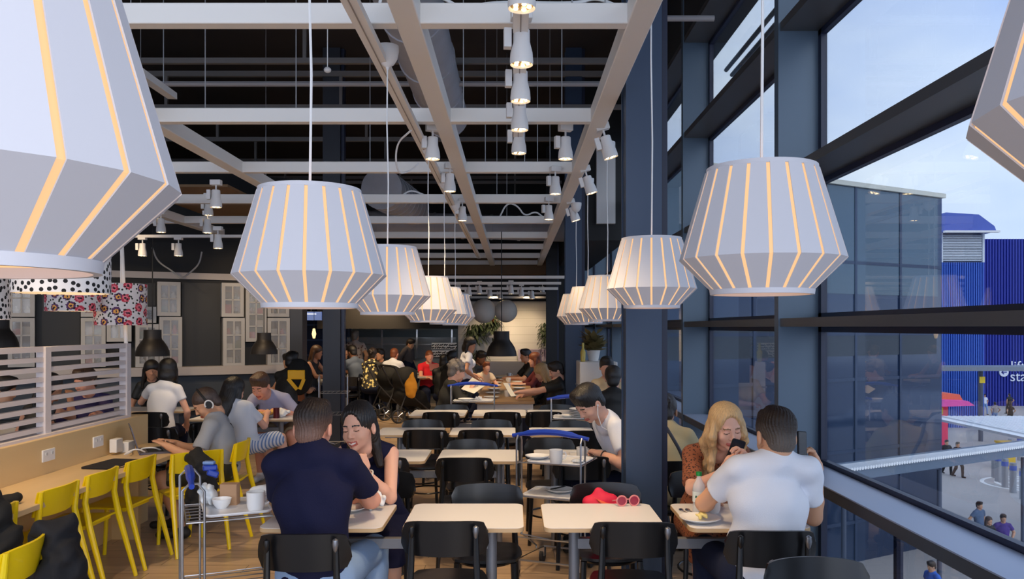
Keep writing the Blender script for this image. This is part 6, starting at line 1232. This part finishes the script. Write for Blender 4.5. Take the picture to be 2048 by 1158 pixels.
# background
BG = [
 ('person in a rust brown top with black hair behind the man in lavender', 'sit', 578, 724, 12.3, (-.4, -1, -.2), False, ('short', 'black'), OL, cl('rust', (140, 84, 52)), .5),
 ('person with black hair just right of the rust brown top', 'sit', 584, 722, 11.4, (.3, 1, -.1), False, ('short', 'black'), OL, BLACK, .8),
 ('woman with long brown hair in a dark strap top facing right by the dark column', 'sit', 634, 705, 14.6, (1, -.3, -.2), True, ('long', 'brown'), TAN_, BLACK, 0),
 ('man in dark clothes eating at the table left of the grey-blue shirt', 'sit', 690, 703, 17.2, (.6, -1, -.3), False, ('short', 'black'), OL, BLACK, .6),
 ('man in a grey-blue shirt with short hair at the back tables', 'sit', 704, 704, 16.3, (-.6, .5, -.2), False, ('short', 'black'), DRK, cl('grey_blue', (92, 102, 120)), .6),
 ('woman in a dark floral top seen from behind at the back', 'sit', 746, 708, 16.0, (.2, 1, 0), True, ('bun', 'dark'), TAN_, FLOW, .4),
 ('man in a white T-shirt seen from behind at the back', 'sit', 789, 708, 16.6, (.3, 1, -.1), False, ('buzz', 'ginger'), ROSE, WHT, .5),
 ('person with glasses leaning past the floral top', 'sit', 760, 710, 17.2, (-.6, -1, 0), False, ('short', 'black'), TAN_, BLACK, .8),
 ('man in a red shirt holding up a dark red menu', 'sit', 859, 713, 16.6, (.4, -1, -.2), False, ('buzz', 'ginger'), ROSE, cl('red', (222, 44, 52)), .5),
 ('dark-haired person in a dark coat left of the standing woman', 'sit', 905, 716, 15.2, (.5, .6, 0), False, ('short', 'black'), OL, BLACK, 1.6),
 ('person in dark clothes sitting behind the standing woman', 'sit', 889, 722, 15.6, (.2, 1, 0), False, ('bob', 'black'), OL, BLACK, 1.6),
 ('person in a black beanie leaning over the long table', 'sit', 962, 716, 15.0, (.8, -.6, -.4), False, ('short', 'black'), DRK, BLACK, 1.6),
 ('small child with ginger hair at the long table', 'kid', 973, 735, 14.0, (.5, -1, 0), False, ('short', 'ginger'), FAIR, cl('cream', (206, 190, 170)), .6),
 ('dark-haired man in black at the right of the long table', 'sit', 1051, 712, 15.4, (-1, -.3, -.1), False, ('short', 'black'), TAN_, BLACK, .8),
 ('person with reddish hair at the right of the long table', 'sit', 1069, 720, 14.0, (-1, -.2, -.1), True, ('bob', 'ginger'), FAIR, cl('maroon', (90, 40, 44)), 1.4),
 ('blonde person leaning over the long table from the right', 'sit', 1083, 745, 11.6, (-1, .3, -.5), True, ('long', 'blond'), FAIR, BLACK, 1.2),
 ('woman with black hair in a pale top facing the lens by the planter', 'sit', 1213, 735, 9.95, (-.2, -1, -.2), True, ('short', 'black'), FAIR, cl('pale_yellow', (216, 196, 160)), .6),
 ('black-haired person in black seen from behind by the steel column', 'sit', 1226, 757, 8.6, (.1, 1, -.1), False, ('short', 'black'), FAIR, BLACK, .8),
]
for i, (lab, kd, px, py, Z, look, fem, hair, skin, tm, slv) in enumerate(BG):
    hp = v3(P(px, py, Z)); f = nrm((look[0], look[1], 0)); s_ = .72 if kd == 'kid' else 1.0
    pz = hp[2]-.66*s_ if hp[2]-.66*s_ > .3 else .5
    person(lab, (hp[0]-f[0]*.16, hp[1]-f[1]*.16, pz), hp, look=look, sc=s_, hs=s_*1.05, fem=fem, hair=hair, skin=skin, top=dict(mat=tm, sleeve=slv, neck='tank' if slv == 0 else 'crew'), bottom=dict(mat=NAVYJ), det=0, seed=i, hl=tuple(hp+f*.34*s_+v3((-f[1], f[0], 0))*.12-v3((0, 0, .42*s_))), hr=tuple(hp+f*.34*s_-v3((-f[1], f[0], 0))*.12-v3((0, 0, .42*s_))))
person('person in plaid standing at the serving counter', (*P(713, 760, 18.4)[:2], .93), P(711, 673, 18.4), look=(.3, 1, 0), hair=('short', 'grey'), skin=OL, top=dict(mat=PLAID, sleeve=.6, hem=-.15), bottom=dict(mat=NAVYJ), stand=True, det=0, sc=1.02)
person('member of staff in a dark apron bending over the serving counter', (*P(815, 760, 19.6)[:2], .93), P(821, 688, 19.5), look=(.9, -.4, -.4), hair=('short', 'dark'), skin=OL, top=dict(mat=cl('grey_top', (92, 84, 84)), sleeve=1.3, hem=-.1), bottom=dict(mat=NAVYJ), stand=True, det=0)
person('black-haired woman in a white shirt standing left of the long table', (P(935, 700, 13.4)[0]-.05, 13.45, .90), P(940, 690, 13.3), look=(.8, -.5, -.25), fwd=(.7, .2, 0), fem=True, hs=1.05, hair=('bob', 'black'), skin=TAN_, hr=P(950, 755, 13.2), hl=P(955, 752, 13.5), top=dict(mat=WHT, sleeve=.55, hem=-.05), bottom=dict(mat=NAVYJ), stand=True, det=0, sc=.98)
cm_o, CMI = person('curly grey-haired person in a dark top reading a bright menu by the long table', (-.93, 10.75, .56), P(914, 743, 10.7), look=(.9, .35, -.3), fwd=(1, .3, 0), hs=1.12, hair=('curly', 'grey'), skin=FAIR, hr=(-.56, 10.55, .95), hl=(-.50, 10.85, .95), top=dict(mat=cl('dark_olive', (52, 52, 50)), sleeve=1.8), bottom=dict(mat=NAVYJ), det=1)
person('person in black holding a leaflet at the right end of the long table', (.56, 11.0, .56), P(1112, 742, 11.05), look=(-1, -.2, -.4), fwd=(-1, -.1, 0), hs=1.0, hair=('short', 'dark'), skin=FAIR, hl=P(1035, 785, 10.75), hr=P(1040, 792, 10.9), pl=(.2, -1, -1), top=dict(mat=BLACK, sleeve=.7), bottom=dict(mat=NAVYJ), det=1)
# passers-by outside
def walker(label, px, py_feet, look, top, bot, hair=('short', 'dark'), fem=False, Z=None, slv=.6, dz=0):
    Z = Z or (EYE-GZ)*1600/(py_feet-HY); x, y, z = P(px, py_feet, Z); z = GZ; f = nrm((look[0], look[1], 0)); r_ = v3((f[1], -f[0], 0))
    person(label, (x, y, z+.93), (x+f[0]*.02, y+f[1]*.02, z+1.58), look=look, stand=True, fem=fem, hair=hair, skin=OL, top=dict(mat=top, sleeve=slv, hem=-.08), bottom=dict(mat=bot), det=0, fl=tuple(v3((x, y, z+.09))+f*.22-r_*.1), fr=tuple(v3((x, y, z+.12))-f*.2+r_*.1), sc=1.02)
walker('man in a purple T-shirt walking outside at the lower right', 2006, 1158, (-.2, -1, -.1), cl('violet', (84, 62, 140)), cl('dark', (40, 40, 46)), Z=23.8)
walker('woman in dark clothes with long hair walking outside beside the man in purple', 1977, 1158, (.2, -1, 0), BLACK, cl('dark', (40, 40, 46)), ('long', 'brown'), True, Z=23.5)
walker('person in a grey top walking outside left of the woman in black', 1958, 1158, (.4, -1, 0), cl('dull_blue', (90, 110, 140)), cl('dark', (40, 40, 46)), Z=25.5)
walker('left one of two people outside whose legs show under the canopy', 1893, 946, (0, -1, 0), cl('dark', (40, 40, 46)), BLACK, Z=39.5)
walker('right one of two people outside whose legs show under the canopy', 1915, 948, (.2, -1, 0), cl('dark', (40, 40, 46)), cl('brownish', (90, 80, 74)), Z=38.8)
walker('person in a white top and blue jeans standing far off on the plaza', 1969, 829, (0, -1, 0), WHT, JEANS)
walker('dark-dressed person standing by the deep blue wall', 2019, 828, (-.2, 1, 0), BLACK, BLACK)
walker('person in light clothes near the wide white roof, left one', 1990, 850, (0, 1, 0), cl('light_grey', (170, 160, 158)), JEANS)
walker('dark-haired person near the wide white roof, middle one', 2021, 852, (0, 1, 0), cl('dark', (40, 40, 46)), BLACK, ('long', 'dark'), True)
walker('person in blue carrying a red folder below the window rail', 1864, 1158, (-1, -.2, -.2), cl('bright_blue', (60, 110, 200)), BLACK, Z=19)
walker('woman in a patterned white top below the window rail', 1764, 1158, (0, -1, -.2), speckle('mono_print', (226, 220, 226), (70, 60, 90), 22, .3), BLACK, ('long', 'black'), True, Z=17)
# ------------------------------------------------------------ things held or worn
PHK = M('phone_black', (20, 20, 24), .55, spec=.3)
def phone(c, dz, nrmv, label):
    # c centre, dz long axis, nrmv screen normal
    import mathutils
    a = nrm(dz); n = nrm(nrmv); n = nrm(n-a*(a @ n)); s = np.cross(a, n); t = thing('phone', label, 'phone', tuple(c)); t.rotation_euler = mathutils.Matrix(np.stack([s, n, a], 1).tolist()).to_euler()
    m = MB(); m.prism(rrect(.076, .152, .010), -.004, .004, ax='y'); m.build('case', PHK, t, bevel=.0015); m = MB(); m.prism(rrect(.066, .142, .006), .0041, .0046, ax='y'); m.build('screen', M('phone_glass', (30, 32, 42), .22), t); MB().b2((-.03, -.006, .045), (-.012, -.004, .068)).build('camera', M('lens', (8, 8, 10), .1), t)
phone(P(1470, 906, 4.33), (.3, .15, 1), (.1, 1, .5), 'dark phone held up by the blonde woman')
phone(P(1604, 893, 3.98), (.16, .0, 1), (-.62, .78, 0), 'black phone at the ear of the man in white')
# headphones on HMI
def onhead(I, p, hs=1.0): return I['head']+I['HF'] @ (v3(p)*hs)
t = thing('headphones', 'white and black over-ear headphones on the man at the counter', 'headphones', tuple(HMI['head'])); hh = HMI['head']
def hl_(p): return onhead(HMI, p, 1.12)-hh
MB().tube([hl_((.086*cos(a)*1.02, -.01, .02+.105*sin(a))) for a in [R(x) for x in range(-5, 186, 10)]], .009, 8).build('band', BLACK, t)
for s in (-1, 1):
    e_ = MB().cyl(hl_((s*.075, -.008, -.012)), hl_((s*.103, -.008, -.012)), .036, .034, n=24).build('ear_cup', BLACK, t); MB().tube([hl_((s*.104, -.008+.028*cos(a), -.012+.034*sin(a))) for a in [2*pi*i/20 for i in range(16)]], .0065, 6).build('rim', WHITE, e_)
# earbuds
t = thing('earbuds', 'white wired earbuds worn by the young man bending down', 'earbuds', tuple(EBI['head'])); 
def el_(p): return onhead(EBI, p, 1.12)-EBI['head']
q = el_((-.084, .0, -.012)); MB().ball(q, .008, 8).build('bud', WHITE, t); MB().tube([q, q+v3((0, -.01, -.07)), q+v3((.03, 0, -.16)), q+v3((.10, .02, -.20)), q+v3((.16, .04, -.14))], .0035, 6).build('wire', WHITE, t)
# shoulder strap on the beige jacket
cable('shoulder_strap', [P(1322, 838, 5.80), P(1345, 875, 5.72), P(1362, 905, 5.72), P(1372, 935, 5.74), P(1376, 960, 5.85)], .012, M('strap_grey', (66, 66, 74), .7), 'dark shoulder strap across the beige jacket', 'strap')
# bracelets
for I, k_, lab in ((EBI, 0, 'thin dark bracelet on the young man forearm'), (SWI, 0, 'white bracelet on the smiling woman wrist')):
    s, sh, e, wv, st, nn, dd = I['arms'][k_]; d = nrm(wv-e); u = nrm(np.cross(d, (0, 0, 1))); v_ = np.cross(d, u); c_ = wv-d*.035; o = MB().tube([c_-c_+.034*(cos(a)*u+sin(a)*v_) for a in [2*pi*i/20 for i in range(20)]], .005, 6, closed=True).build('bracelet', M('bracelet_%d' % k_ if 'white' in lab else 'bracelet_dark', (220, 216, 206) if 'white' in lab else (60, 50, 50), .4)); o.location = tuple(c_); tagm(o, lab, 'bracelet')
# menus and leaflets
def sheet(name, pts, label, cat, mat, th=.003):
    m = MB(); p = [v3(q) for q in pts]; c_ = sum(p)/4; m.plate(lambda u, v: (p[0]*(1-u)+p[1]*u)*(1-v)+(p[3]*(1-u)+p[2]*u)*v-c_, 4, 4, th); o = m.build(name, mat); o.location = tuple(c_); return tagm(o, label, cat)
PAP = M('menu_paper', (236, 230, 216), .7)
sheet('menu', [P(922, 778, 10.5), P(948, 787, 10.3), P(972, 770, 10.7), P(945, 755, 10.9)], 'bright open menu held by the curly-haired person', 'menu', PAP)
lf = sheet('leaflet', [P(1012, 765, 10.8), P(1030, 785, 10.6), P(1034, 795, 10.6), P(1005, 768, 10.8)], 'folded leaflet held over the near end of the long table', 'leaflet', PAP)
sheet('leaflet', [P(1006, 766, 10.75), P(1015, 766, 10.75), P(1032, 792, 10.6), P(1022, 793, 10.6)], 'white leaflet in the hands of the person in black', 'leaflet', PAP); bpy.data.objects.remove(lf)
sheet('menu', [P(858, 728, 16.2), P(880, 728, 16.2), P(878, 742, 16.1), P(860, 742, 16.1)], 'dark red menu held by the man in red', 'menu', M('menu_red', (110, 22, 34), .5), .02)
